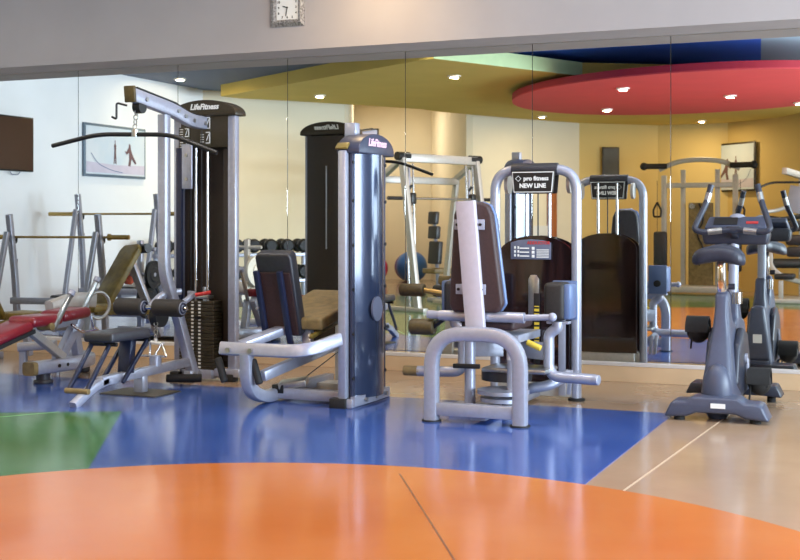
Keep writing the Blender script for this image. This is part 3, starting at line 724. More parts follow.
MB().cyl((-3.13, -1.7, .785), (-2.98, -1.7, .765), .02).build('roller_pin', 'gold_steel', r)
# knee pads and swing legs
for s in (-1, 1):
    c = -2.52
    k = MB().box((c+s*.37-.02*(s > 0), -1.72, .735), (.14 if s > 0 else .10, .2, .25), bev=.03, seg=4).build('knee_pad', 'roller' if s > 0 else 'vinyl', t)
    MB().box((c+s*.37+(.062 if s > 0 else -.02), -1.72, .735), (.05, .17, .23) if s > 0 else (.10, .17, .25), bev=.015).build('pad_shell', 'blue_pad', k)
    MB().box((c+s*.36, -1.72, .595), (.15, .08, .018)).build('pad_bracket', 'silver', k)
    pp = MB().prism([(-.085, -.13), (.085, -.13), (.085, .13), (-.085, .13)], (c+s*.37, -1.605, .735), X, Z, .02, bev=.008).build('pad_plate', 'blue_pad', k)
    MB().cyl((c+s*.37, -1.595, .70), (c+s*.37, -1.555, .70), .03).build('plate_knob', 'black_rubber', k)
    MB().tube([(c+s*.36, -1.75, .60), (c+s*.36, -1.75, .56), (c+s*.30, -1.75, .52), (c+s*.30, -1.75, .24), (c+s*.62, -1.78, .235)], .036, [.04, .06, .08], 16, 8).build('swing_leg', 'silver', t)
    MB().cyl((c+s*.60, -1.78, .235), (c+s*(.72 if s < 0 else .645), -1.79, .235), .034, bev=.006).build('foot_peg', 'tan_vinyl' if s < 0 else 'silver', t)
    MB().beam((c+s*.06, -1.62, .40), (c+s*.31, -1.74, .40), .08, .11).build('swing_arm', 'silver', t)
MB().cyl((-2.34, -1.85, .47), (-2.245, -1.85, .43), .02, bev=.006).build('release_lever', 'yellow_plastic', t)
MB().box((-2.28, -1.2, .34), (.05, .02, .6)).build('inner_brace', 'silver', t)
MB().box((-2.5, -1.75, .50), (.3, .5, .05)).build('seat_plate', 'silver', t)
# pivot columns, discs and low frame
MB().cyl((-2.70, -1.95, .06), (-2.70, -1.95, .48), .036).build('pivot_column', 'silver', t)
MB().cyl((-2.41, -1.95, .16), (-2.41, -1.95, .48), .034).build('pivot_column', 'silver', t)
MB().cyl((-2.41, -1.95, .36), (-2.41, -1.95, .44), .036).build('column_sticker', 'paper', t)
b = MB(); b.box((-2.63, -1.95, .03), (.36, .2, .06)); b.beam((-2.5, -2.37, .05), (-2.5, -1.1, .05), .1, .06); b.build('low_frame', 'silver', t)
MB().cyl((-2.47, -1.95, .09), (-2.47, -1.95, .115), .15, seg=36).build('cam_disc', 'silver', t)
MB().cyl((-2.47, -1.95, .14), (-2.47, -1.95, .165), .17, seg=36).build('cam_disc', 'silver', t)
MB().cyl((-2.47, -1.95, .02), (-2.47, -1.95, .09), .09, seg=28).build('cam_hub', 'black_metal', t)
MB().box((-2.42, -1.75, .28), (.44, .3, .03), bev=.01).build('mechanism_cover', 'steel', t)
MB().cyl((-2.52, -1.72, .20), (-2.52, -1.72, .26), .17, seg=36).build('mechanism_wheel', 'grey_vinyl', t)
MB().beam((-2.80, -2.0, .31), (-2.62, -1.98, .31), .03, .03).build('cam_lever', 'black_metal', t)
MB().tube([(-2.45, -1.6, .1), (-2.38, -1.66, .14), (-2.25, -1.62, .16), (-2.15, -1.5, .23)], .035, .06, 14).build('curved_link', 'silver', t)
for x in (-2.17, -2.13): MB().box((x, -1.4, .16), (.03, .02, .17), rot=(0, .1, 0)).build('link_plate', 'silver', t)

# ------------------------------------------------------------------ exercise bike
bx = -1.16
t = thing('exercise_bike', 'blue-grey upright exercise bike standing alone in front of the mirror', 'exercise bike', (bx, -1.2, 0))
prof = [(-.325, .02), (-.28, .115), (-.25, .125), (-.185, .125), (-.145, .155), (.135, .155), (.175, .125), (.25, .125), (.28, .115), (.325, .02), (.18, .03), (.12, .055), (-.12, .055), (-.18, .03)]
rs = MB().prism(prof, (bx+.015, -1.64, 0), X, Z, .22, bev=.018, seg=3).build('rear_stabilizer', 'bike_plastic', t)
MB().box((bx+.03, -1.752, .105), (.09, .006, .03), bev=0).build('sticker', 'paper', rs)
for x in (-.22, .25): MB().cyl((bx+x, -1.68, 0), (bx+x, -1.68, .04), .035).build('foot', 'black_rubber', rs)
MB().ball((bx+.0, -1.56, .16), 1, (.10, .09, .19), 28).build('rear_cowl', 'bike_plastic', t)
# side profile body
side = [(-1.62, .08), (-1.58, .26), (-1.46, .52), (-1.385, .80), (-1.265, .80), (-1.19, .62), (-1.06, .56), (-.93, .60), (-.88, .80), (-.80, .80), (-.74, .55), (-.66, .30), (-.62, .08)]
b = MB().prism(side, (bx, 0, 0), Y, Z, .17, bev=.035, seg=4)
bmesh.ops.subdivide_edges(b.bm, edges=[e for e in b.bm.edges if e.calc_length() > .15], cuts=4, use_grid_fill=True)
for v in b.bm.verts: v.co.x = bx+(v.co.x-bx)*(1.25-.75*min(1, max(0, (v.co.z-.15)/.5)))
b.build('body', 'bike_plastic', t)
for s in (-1, 1):
    MB().prism([(-1.40, .20), (-1.30, .46), (-1.10, .55), (-.90, .50), (-.76, .30), (-.78, .12), (-1.2, .10)], (bx+s*.085, 0, 0), Y, Z, .05, bev=.02, seg=3).build('side_cover', 'bike_dark', t)
MB().prism([(-.10, -.02), (.10, -.02), (.085, .16), (.05, .42), (-.05, .42), (-.085, .16)], (bx, -.72, .16), X, Z, .22, bev=.03, seg=3).build('front_cowl', 'bike_plastic', t)
MB().box((bx+.0, -.606, .32), (.07, .004, .07), bev=0).build('front_sticker', 'paper', t)
b = MB(); b.prism([(-.33, .03), (-.29, .11), (.29, .11), (.33, .03), (.2, .04), (-.2, .04)], (bx-.01, -.66, .01), X, Z, .22, bev=.012)
fs = b.build('front_stabilizer', 'bike_dark', t)
for x in (-.24, .24): MB().cyl((bx+x, -.66, 0), (bx+x, -.66, .06), .03).build('foot', 'black_rubber', fs)
MB().beam((bx, -.66, .06), (bx, -1.6, .06), .12, .06).build('base_rail', 'bike_dark', t)
# seat
MB().beam((bx-.005, -1.33, .78), (bx-.01, -1.33, 1.0), .05, .065, up=(0, 1, 0), bev=.01).build('seat_post', 'chrome', t)
sd = [(-.165, -.12), (-.12, -.15), (.12, -.15), (.165, -.12), (.175, -.05), (.14, .04), (.06, .12), (.035, .2), (-.035, .2), (-.06, .12), (-.14, .04), (-.175, -.05)]
b = MB().prism(sd, (bx-.015, -1.33, 1.055), X, V((0, 1, .05)).normalized(), .10, bev=.042, seg=5)
bmesh.ops.subdivide_edges(b.bm, edges=[e for e in b.bm.edges if e.calc_length() > .1], cuts=5, use_grid_fill=True)
for v in b.bm.verts: v.co.z -= 1.5*(v.co.x-bx+.015)**2
b.build('saddle', 'saddle', t)
MB().cyl((bx+.03, -1.27, .83), (bx+.07, -1.27, .83), .02).build('seat_knob', 'bike_dark', t)
# handlebar column
MB().cyl((bx+.005, -.86, .72), (bx+.01, -.84, 1.16), .034).build('handlebar_column', 'bike_light', t)
MB().cyl((bx+.05, -1.0, .70), (bx+.05, -1.0, .78), .035).build('bottle_cage', 'chrome', t)
zc = 1.17
cn = MB().prism([(-.215, -.06), (.215, -.06), (.23, .02), (.2, .05), (-.2, .05), (-.23, .02)], (bx+.02, -.80, 1.16), X, Z, .16, bev=.02, seg=3).build('console', 'bike_dark', t)
tl = V((0, .8, .6)).normalized()
MB().prism([(-.21, 0), (.21, 0), (.19, .13), (-.19, .13)], (bx+.02, -.86, 1.20), X, tl, .05, bev=.012, seg=3).build('console_face', 'bike_plastic', cn)
nz = X.cross(tl)
b = MB(); b.prism([(-.13, .03), (.03, .03), (.03, .11), (-.13, .11)], V((bx+.0, -.86, 1.20))+nz*.027, X, tl, .004); b.build('display', 'black_ink', cn)
b = MB(); b.prism([(.07, .04), (.15, .04), (.15, .065), (.07, .065)], V((bx+.02, -.86, 1.20))+nz*.027, X, tl, .004); b.build('red_label', 'red_ink', cn)
MB().ball(V((bx+.02, -.86, 1.20))+tl*.135+nz*.01, 1, (.055, .03, .028), 20).build('top_button', 'bike_light', cn)
hb = MB()
for s in (-1, 1):
    p = [(bx+.02+s*.02, -.97, 1.205), (bx+.015+s*.2, -1.0, 1.185), (bx+.015+s*.255, -1.0, 1.205), (bx+.015+s*.225, -.95, 1.29), (bx+.015+s*.185, -.9, 1.39), (bx+.015+s*.155, -.88, 1.515)]
    g = MB().tube(p, .021, [.04, .04, .05, .05], 14).build('handlebar', 'bike_dark', t)
    a, c = V(p[4]), V(p[5]); d = (c-a)
    MB().cyl(a+d*.05, a+d*.55, .0225).build('pulse_grip', 'steel', g)
    a, c = V(p[0]), V(p[1]); d = c-a
    MB().cyl(a+d*.3, a+d*.8, .0222).build('pulse_grip', 'steel', g)
MB().box((bx+.02, -.96, 1.205), (.10, .06, .05), bev=.012).beam((bx+.02, -.96, 1.2), (bx+.02, -.86, 1.16), .05, .05).build('handlebar_clamp', 'bike_dark', t)
# cranks and pedals
cc = V((bx, -1.05, .335)); cr = V((0, -.02, .17))
for s in (-1, 1):
    pc = cc-cr*s
    MB().cyl(cc+X*s*.09, cc+X*s*.125, .035).beam(cc+X*s*.12, pc+X*s*.125, .02, .03).build('crank', 'bike_light', t)
    pd = MB().box(pc+X*s*.20, (.13, .13, .04), bev=.01).build('pedal', 'black_rubber', t)
    st = [V((pc.x+s*.20, pc.y+.085*math.cos(a), pc.z+.0+.105*math.sin(a))) for a in [PI*k/8-.05 for k in range(9)]]
    MB().sweep(st, [(-.006, -.075), (.006, -.075), (.006, .075), (-.006, .075)], (1, 0, 0)).ball((pc.x+s*.20, pc.y, pc.z+.01), 1, (.078, .088, .085), 24).build('pedal_strap', 'black_rubber', pd)
    MB().beam((pc.x+s*.19-.04, pc.y-.06, pc.z-.01), (pc.x+s*.19-.05, pc.y-.06, pc.z-.11), .012, .02, up=(0, 1, 0)).build('strap_tail', 'black_rubber', pd)

# ------------------------------------------------------------------ red padded bench at the left
t = thing('red_padded_bench', 'low bench with red pads and rounded silver base at the left edge', 'exercise bench', (-6.35, -1.6, 0))
MB().rtube([(-6.36, -1.99, .13), (-6.3, -1.45, .13), (-6.42, -1.18, .13), (-6.75, -1.1, .13)], .12, .10, (0, 0, 1), .14, ch=.03).build('base_tube', 'silver', t)
for yy in (-1.78, -1.68): MB().cyl((-6.27, yy, .135), (-6.262, yy, .135), .014).build('bolt', 'black_metal', t)
MB().rtube([(-6.365, -2.03, .13), (-6.36, -1.985, .13)], .124, .104, (0, 0, 1), 0, ch=.03).build('base_cap', 'tan_vinyl', t)
MB().cyl((-6.36, -1.86, .03), (-6.36, -1.86, .09), .055).cyl((-6.36, -1.86, 0), (-6.36, -1.86, .03), .075, bev=.008).build('foot', 'grey_vinyl', t)
MB().cyl((-6.55, -1.12, 0), (-6.55, -1.12, .09), .06, bev=.008).build('foot', 'grey_vinyl', t)
MB().beam((-6.36, -1.62, .18), (-6.34, -2.08, .45), .06, .06).build('diagonal_strut', 'silver_warm', t)
MB().beam((-6.38, -1.64, .18), (-6.36, -1.42, .47), .07, .08).build('upright', 'silver', t)
MB().beam((-6.42, -1.35, .16), (-6.42, -1.42, .46), .07, .07, up=(0, 1, 0)).build('upright', 'silver', t)
def pad(c, l, w, th, ang, mname, nm, par):
    u = V((0, math.cos(ang), math.sin(ang)))
    return MB().prism([(-w/2, -l/2), (w/2, -l/2), (w/2, l/2), (-w/2, l/2)], c, X, u, th, bev=th*.42, seg=4).build(nm, mname, par)
pad((-6.34, -1.97, .50), .36, .26, .085, .0, 'red_vinyl', 'seat', t)
pad((-6.34, -1.61, .525), .34, .26, .085, .05, 'red_vinyl', 'head_pad', t)
pad((-6.36, -2.34, .425), .46, .26, .075, .22, 'red_vinyl', 'backrest', t)
MB().prism([(-.12, -.23), (.12, -.23), (.12, .23), (-.12, .23)], (-6.36, -2.32, .38), X, V((0, .976, .218)), .03).build('backrest_board', 'black_rubber', t)
MB().beam((-6.36, -2.62, .28), (-6.36, -2.12, .41), .07, .06).beam((-6.36, -2.14, .42), (-6.36, -1.42, .46), .06, .05).build('pad_rail', 'silver', t)
MB().cyl((-6.46, -1.95, .455), (-6.2, -1.95, .455), .03).build('axle', 'tan_vinyl', t)
for (p, q) in (((-6.22, -1.93, .42), (-6.2, -1.72, .70)), ((-6.40, -1.38, .46), (-6.36, -1.18, .78))):
    h = MB().beam(p, q, .03, .04).build('hand_bar', 'steel', t)
    MB().cyl(V(q)-(V(q)-V(p)).normalized()*.02, V(q)+(V(q)-V(p)).normalized()*.02, .028).build('bar_tip', 'bike_light', h)
MB().tube([(-6.28, -1.62, .44), (-6.26, -1.5, .37), (-6.26, -1.3, .38), (-6.26, -1.36, .40), (-6.27, -1.38, .50)], .014, .05).build('wire_hook', 'chrome', t)
MB().rtube([(-6.55, -1.55, .56), (-6.52, -1.25, .62), (-6.5, -1.05, .60)], .12, .09, (1, 0, 0), .1, ch=.035).build('counterweight', 'silver_warm', t)
MB().torus((-6.42, -1.08, .56), (.9, -.3, 0), .11, .014).build('ring', 'steel', t)
MB().rtube([(-6.9, -1.5, .23), (-6.62, -1.38, .25)], .09, .07, (0, 0, 1)).build('rear_foot_tube', 'silver', t)
for p in ((-6.87, -1.48), (-6.62, -1.38)): MB().cyl((p[0], p[1], 0), (p[0], p[1], .22), .035).build('rear_foot', 'silver', t)
t.location = t.location+V((.11, 0, 0))
# ------------------------------------------------------------------ the far half of the room, seen in the mirror
# wall screen on the left wall
wx = -9.95
t = thing('wall_screen', 'dark brown screen hung flat on the white left wall', 'television', (wx+.03, -1.93, 1.87))
MB().box((wx+.03, -1.93, 2.2), (.05, 1.06, .66), bev=.008).build('casing', 'black_metal', t)
MB().box((wx+.058, -1.93, 2.2), (.006, 1.02, .62), bev=0).build('screen', 'screen', t)
for y in (-1.75, -2.15): MB().tube([(wx+.03, y+.1, 1.88), (wx+.03, y+.06, 1.83), (wx+.03, y-.06, 1.83), (wx+.03, y-.1, 1.88)], .006, .05).build('cable_loop', 'bike_light', t)
def beach(nm, o, ax, w, h, frame, label, flip=1):
    """framed photograph of two people on a beach: o = bottom middle, ax = along the wall"""
    ax = V(ax).normalized(); nz = ax.cross(Z)      # faces nz
    t = thing(nm, label, 'picture', o)
    o = V(o); c = o+Z*h/2
    b = MB(); b.beam(c-ax*w/2, c+ax*w/2, .03, h, up=Z, bev=.006); b.build('frame', frame, t)
    p = MB().beam(c+nz*.014-ax*(w/2-.035), c+nz*.014+ax*(w/2-.035), .008, h-.07, up=Z, bev=0).build('print', 'print', t)
    q = c+nz*.0195
    MB().prism([(-w/2+.04, -h*.42), (w/2-.04, -h*.42), (w/2-.04, -h*.22), (0, -h*.26), (-w/2+.04, -h*.24)], q, ax, Z, .002).build('sand', 'sand_print', p)
    b = MB()
    fx = -.02*flip*w
    body = [(-.05, -.24), (-.01, -.22), (.0, -.05), (.03, -.22), (.06, -.24), (.03, .03), (.04, .16), (.01, .2), (.015, .27), (-.015, .27), (-.01, .2), (-.04, .16), (-.03, .03)]
    b.prism([(fx+x*.9*h*.9, y*h*.9-.02) for x, y in body], q+nz*.002, ax, Z, .002)
    b.build('standing_figure', 'skin_print', p)
    b = MB(); g = .24*flip*w
    body = [(-.10, -.24), (-.02, -.25), (.02, -.08), (.16, -.20), (.2, -.17), (.05, .02), (.0, .12), (-.02, .22), (-.07, .24), (-.08, .16), (-.16, .06), (-.22, .08), (-.16, .0), (-.07, .05), (-.06, -.1)]
    b.prism([(g+flip*x*h*.9, y*h*.9-.03) for x, y in body], q+nz*.002, ax, Z, .002)
    b.build('bending_figure', 'skin_print', p)
    b = MB()
    arc = [(-w*.40*flip, -.06*h), (-w*.30*flip, -h*.25), (-w*.10*flip, -h*.36), (w*.1*flip, -h*.40)]
    b.sweep([q+nz*.003+ax*x+Z*z for x, z in arc], [(-.005, -.001), (.005, -.001), (.005, .001), (-.005, .001)], nz, .2, 6)
    b.build('kite_line', 'arc_print', p)
    return t
beach('beach_picture', (wx+.02, -4.16, 1.86), (0, 1, 0), 1.38, .70, 'frame_blue', 'pale beach picture in thin blue-grey frame on the white left wall', -1)
p0, p1 = V((-3.2, -13.85, 0)), V((-1.6, -12.4, 0))
ax = (p0-p1).normalized(); nz = ax.cross(Z)
if nz.dot(V((-3, -6, 0))-p0) < 0: ax = -ax; nz = -nz
m = p0.lerp(p1, .07)
beach('beach_picture', tuple(V((-3.02, -13.6, 1.83))), ax, 1.06, .90, 'frame_dark', 'beach picture in dark frame on the cream wall above the cable station', 1)
# dark narrow picture on the rear wall
p0, p1 = V((-5.8, -12.95, 0)), V((-4.5, -13.85, 0)); ax = (p0-p1).normalized(); nz = ax.cross(Z)
if nz.dot(V((-3, -6, 0))-p0) < 0: ax = -ax; nz = -nz
o = V((-5.28, -13.25, 2.12))+nz*.02
t = thing('dark_picture', 'narrow dark picture on the rear wall beside the thigh machine reflection', 'picture', tuple(o))
MB().beam(o+Z*.28-ax*.17, o+Z*.28+ax*.17, .03, .56, up=Z).build('frame', 'frame_dark', t)
MB().beam(o+Z*.28-ax*.14+nz*.016, o+Z*.28+ax*.14+nz*.016, .004, .5, up=Z, bev=0).build('print', 'dark_print', t)
# wooden doorway
p0, p1 = V((-7.3, -11.2, 0)), V((-5.8, -12.95, 0)); ax = (p1-p0).normalized(); nz = ax.cross(Z)
if nz.dot(V((-3, -6, 0))-p0) < 0: nz = -nz
c = p0.lerp(p1, .57)+nz*.02
def slab(c, w, z0, z1, th): 
    return MB().beam(V((c.x, c.y, (z0+z1)/2))-ax*w/2, V((c.x, c.y, (z0+z1)/2))+ax*w/2, th, z1-z0, up=Z, bev=.005)
dr = slab(c+nz*.01, .9, 0, 2.1, .05).build('door_1', 'wood', None); tag(dr, kind='structure')
slab(c+nz*.05, .42, .25, 1.9, .03).build('door_panel', 'wall', dr)
slab(c+nz*.07+ax*.03, .40, .3, 1.2, .02).build('notice_board', 'white_plastic', dr)
MB().cyl(c+nz*.075+ax*.03+Z*.8, c+nz*.095+ax*.03+Z*.8, .16, seg=28).build('round_window', 'olive_vinyl', dr)
for s in (-1, 1): slab(c+nz*.06+ax*s*.32, .2, 0, 2.1, .05).build('door_frame', 'wood', dr)

# benches with barbell racks
def bench_press(label, lab_bar, loc, rot, zbar, hl):
    t = thing('barbell_rack', label, 'barbell rack', (0, 0, 0))
    for s in (-1, 1):
        MB().rtube([(s*.52, .16, .03), (s*.52, .1, zbar-.45), (s*.52, -.02, zbar+.24)], .07, .06, (1, 0, 0), .15).build('upright', 'silver', t)
        MB().rtube([(s*.52, -.42, .03), (s*.52, -.06, zbar+.05)], .06, .05, (1, 0, 0)).build('rear_leg', 'silver', t)
        MB().beam((s*.52, -.5, .03), (s*.52, .3, .03), .06, .06).build('floor_foot', 'silver', t)
        for z in (-.06, -.3): MB().tube([(s*.52, .04, zbar+z), (s*.52, .12, zbar+z), (s*.52, .13, zbar+z+.06)], .013, .02).build('bar_hook', 'black_metal', t)
    for z in (.42, .18): MB().beam((-.52, .02 if z > .3 else -.3, z), (.52, .02 if z > .3 else -.3, z), .05, .07).build('cross_tube', 'silver', t)
    MB().box((0, .55, .44), (.28, .8, .07), bev=.02).build('bench_pad', 'vinyl', t)
    MB().beam((0, .05, .37), (0, .9, .37), .06, .06).build('bench_rail', 'silver', t)
    MB().beam((0, .82, .37), (0, .86, .0), .06, .06, up=(0, 1, 0)).build('bench_leg', 'silver', t)
    b = thing('barbell', lab_bar, 'barbell', (0, 0, 0))
    MB().cyl((-hl, .06, zbar), (hl, .06, zbar), .013).build('shaft', 'gold_steel', b)
    for s in (-1, 1):
        MB().cyl((s*.6, .06, zbar), (s*hl, .06, zbar), .025).build('sleeve', 'gold_steel', b)
        MB().cyl((s*.60, .06, zbar), (s*.625, .06, zbar), .036).build('collar', 'gold_steel', b)
    for o in (t, b): o.location = loc; o.rotation_euler = (0, 0, rot)
    return t
bench_press('low silver barbell rack beside the white left wall, nearest the mirror', 'bare barbell lying across the low rack nearest the mirror', (-8.39, -.95, 0), PI-.15, 1.10, .84)
bench_press('tall silver barbell rack standing behind the low rack', 'bare brassy barbell lying high across the tall rack', (-8.88, -2.75, 0), PI-.15, 1.36, .95)

# incline bench with olive pad
t = thing('incline_bench', 'incline bench with steep olive brown pad', 'exercise bench', (-7.8, -1.6, 0))
up = V((.10, -.62, .8)).normalized(); sx = V((.95, .25, .08)); sx = (sx-up*sx.dot(up)).normalized(); nz = sx.cross(up)
bo = V((-7.95, -1.22, .38))
MB().prism([(-.15, 0), (.15, 0), (.15, .74), (.11, .8), (-.11, .8), (-.15, .74)], bo, sx, up, .07, bev=.02).build('back_pad', 'olive_vinyl', t)
MB().cyl(bo+up*.8-sx*.18+nz*.06, bo+up*.8+sx*.18+nz*.06, .05).build('head_roller', 'vinyl', t)
MB().beam((-7.83, -1.6, .85), (-7.7, -1.95, .02), .08, .06, up=(0, 1, 0)).build('rear_leg', 'silver', t)
MB().beam((-7.8, -.95, .36), (-7.72, -1.9, .30), .06, .06).build('rail', 'olive_vinyl', t)
MB().box((-7.82, -.95, .40), (.3, .35, .07), bev=.02).build('seat', 'olive_vinyl', t)
MB().beam((-7.82, -.9, .36), (-7.82, -.85, .02), .06, .06, up=(0, 1, 0)).build('front_leg', 'silver', t)
MB().box((-7.7, -1.95, .02), (.5, .07, .04)).build('rear_foot', 'black_metal', t)

t.location = t.location+V((.25, .42, 0))
# plate trees
def plate(nm, c, axis, r, th, m, label, grp=None):
    c = V(c); a = V(axis).normalized()
    o = MB().lathe([(.026, -th/2), (r*.5, -th/2), (r*.55, -th*.3), (r*.82, -th*.3), (r*.86, -th/2), (r, -th/2), (r, th/2), (r*.86, th/2), (r*.82, th*.3), (r*.55, th*.3), (r*.5, th/2), (.026, th/2), (.026, -th/2)], (0, 0, 0), a)
    o = o.build(nm, m); o.location = c
    return tag(o, label, 'weight plate', grp)
def tree(label, x, y, m):
    t = thing('plate_tree', label, 'plate rack', (x, y, 0))
    MB().beam((x, y, .03), (x, y, 1.05), .06, .06, up=(0, 1, 0)).build('post', m, t)
    MB().beam((x-.3, y, .03), (x+.3, y, .03), .06, .06).build('foot', m, t)
    MB().beam((x, y-.3, .03), (x, y+.3, .03), .06, .06).build('foot', m, t)
    for z in (.36, .66, .95): MB().cyl((x-.2, y, z), (x+.2, y, z), .022).build('peg', m, t)
tree('silver plate tree holding black plates beside the incline bench', -8.2, -2.25, 'silver')
plate('weight_plate', (-8.02, -2.25, .66), (1, 0, 0), .16, .04, 'iron', 'black weight plate on the upper peg behind the olive bench')
plate('weight_plate', (-8.09, -2.25, .36), (1, 0, 0), .21, .05, 'iron', 'larger black weight plate on the lower peg behind the olive bench')
plate('weight_plate', (-8.36, -2.25, .66), (1, 0, 0), .12, .04, 'orange_plate', 'orange weight plate with dark holes on the plate tree')
tree('warm silver plate tree holding cream plates', -7.6, -3.65, 'silver_warm')
plate('weight_plate', (-7.43, -3.65, .66), (1, .4, 0), .2, .045, 'cream_plate', 'large cream plate highest on its tree beside the dumbbell rack')
plate('weight_plate', (-7.52, -3.65, .36), (1, .4, 0), .19, .045, 'cream_plate', 'cream plate on the low peg of its tree')
plate('weight_plate', (-7.69, -3.65, .36), (1, .4, 0), .15, .04, 'cream_plate', 'smaller cream plate at the back of the low peg')

# dumbbell rack
rx0, ry0, rx1, ry1 = -9.5, -4.45, -8.0, -6.15
u = V((rx1-rx0, ry1-ry0, 0)); L = u.length; u.normalize(); fr = V((-u.y, u.x, 0))
if fr.dot(V((1, 1, 0))) < 0: fr = -fr
O = V((rx0, ry0, 0))
t = thing('dumbbell_rack', 'silver two-tier rack along the left rear wall', 'dumbbell rack', tuple(O+u*L/2))
for a in (.05, L-.05):
    MB().beam(O+u*a+Z*.02-fr*.15, O+u*a+Z*.92-fr*.1, .07, .07, up=fr).build('upright', 'silver', t)
    MB().beam(O+u*a+Z*.03-fr*.3, O+u*a+Z*.03+fr*.3, .07, .06).build('floor_foot', 'silver', t)
for z in (.80, .43):
    MB().beam(O+Z*z+fr*.08, O+u*L+Z*z+fr*.08, .05, .05).build('shelf_rail', 'silver', t)
    MB().beam(O+Z*z-fr*.12, O+u*L+Z*z-fr*.12, .05, .05).build('shelf_rail', 'silver', t)
proto = None
nth = ['first', 'second', 'third', 'fourth', 'fifth', 'sixth', 'seventh', 'eighth', 'ninth', 'tenth']
for row, z in (('upper', .93), ('lower', .56)):
    for k in range(9):
        p = O+u*(.14+k*(L-.28)/8)+Z*z-fr*.02
        lab = 'black round dumbbell, %s along the rack\'s %s tier from the mirror end' % (nth[k], row)
        if proto is None:
            d = thing('dumbbell', lab, 'dumbbell', (0, 0, 0), 'dumbbells on the two-tier rack')
            MB().cyl((0, -.08, 0), (0, .08, 0), .016).build('grip', 'chrome', d)
            for s in (-1, 1): MB().lathe([(0, -.05), (.07, -.05), (.095, -.03), (.1, 0), (.095, .03), (.07, .05), (0, .05)], (0, s*.12, 0), (0, 1, 0), 24).build('head', 'iron', d)
            proto = d; d.location = p; d.rotation_euler = (0, 0, math.atan2(fr.y, fr.x)-PI/2)
        else: dup(proto, p, math.atan2(fr.y, fr.x)-PI/2, lab)

# smith machine
t = thing('smith_machine', 'white framed machine with guided barbell beside the alcove of balls', 'exercise machine', (0, 0, 0))
for s in (-1, 1):
    MB().rtube([(s*.76, .45, .03), (s*.76, .12, 2.22)], .1, .08, (1, 0, 0)).build('upright', 'silver_warm', t)
    MB().rtube([(s*.76, -.55, .03), (s*.76, -.28, 1.9)], .09, .07, (1, 0, 0)).build('rear_upright', 'silver_warm', t)
    MB().beam((s*.76, .6, .03), (s*.76, -.75, .03), .09, .06).build('floor_foot', 'silver_warm', t)
    MB().beam((s*.76, .15, 2.18), (s*.76, -.32, 1.9), .09, .07).build('top_link', 'silver_warm', t)
    for dx in (-.07, .07):
        g = MB().cyl((s*.62+dx, .2, .05), (s*.62+dx, .12, 2.1), .016).build('guide_rod', 'chrome', t)
    ls = MB().box((s*.62, .12, 1.1), (.035, .03, 1.9), bev=.004).build('hook_ladder', 'silver', t)
    b = MB()
    for k in range(12): b.beam((s*.62-.03, .15, .3+k*.13), (s*.62+.03, .15, .36+k*.13), .03, .022, up=(0, 1, 0), bev=0)
    b.build('hook_slots', 'black_metal', ls)
    MB().cyl((s*.626, .12, 2.2), (s*.86, .12, 2.2), .06).build('corner_cap', 'black_rubber', t)
MB().beam((-.76, .12, 2.18), (.76, .12, 2.18), .1, .12).build('top_beam', 'silver_warm', t)
MB().beam((-.76, -.28, 1.88), (.76, -.28, 1.88), .09, .1).build('rear_beam', 'silver_warm', t)
t.location = (-6.5, -7.2, 0); t.rotation_euler = (0, 0, math.radians(-66+0))
rz = t.rotation_euler.z
b = thing('barbell', 'pale barbell held between the rods of the white framed machine', 'barbell', (0, 0, 0))
MB().cyl((-1.1, .2, 1.6), (1.1, .2, 1.6), .016).build('shaft', 'steel', b)
for s in (-1, 1):
    MB().cyl((s*.84, .2, 1.6), (s*1.1, .2, 1.6), .026).build('sleeve', 'black_metal', b)
    MB().box((s*.62, .19, 1.6), (.1, .08, .16), bev=.02).build('bearing_block', 'black_metal', b)
b.location = t.location; b.rotation_euler = t.rotation_euler
# upright bench by the smith machine
t = thing('adjustable_bench', 'dark adjustable bench with three stacked pads raised upright near the balls', 'exercise bench', (-7.05, -8.6, 0))
MB().box((-7.05, -8.6, 1.33), (.2, .08, .2), rot=(.1, 0, .5), bev=.02).build('head_pad', 'grey_vinyl', t)
MB().box((-7.03, -8.58, 1.10), (.22, .09, .2), rot=(.1, 0, .5), bev=.02).build('upper_pad', 'grey_vinyl', t)
MB().box((-7.0, -8.55, .78), (.26, .09, .36), rot=(.1, 0, .5), bev=.02).build('back_pad', 'vinyl', t)
MB().box((-6.9, -8.4, .5), (.3, .4, .08), rot=(0, 0, .5), bev=.02).build('seat', 'tan_vinyl', t)
MB().beam((-7.06, -8.66, 1.4), (-6.96, -8.6, .05), .05, .05, up=(0, 1, 0)).build('post', 'silver', t)
MB().box((-6.95, -8.55, .03), (.5, .1, .06), rot=(0, 0, .6)).build('foot', 'silver', t)
# exercise balls in the alcove
for m, p, r, lab in (('blue_ball', (-9.75, -14.3, .33), .33, 'large blue exercise ball on the alcove floor'), ('pink_ball', (-10.45, -13.9, .3), .30, 'pink exercise ball left of the blue one in the alcove'), ('purple_ball', (-10.1, -14.95, .3), .30, 'purple exercise ball between the pink and blue balls')):
    o = MB().ball((0, 0, 0), r, seg=40).build('exercise_ball', m)
    tag(o, lab, 'exercise ball')
    MB().cyl((0, r*.95, .1), (0, r*.97, .1), .012).build('valve', 'white_plastic', o); o.location = p

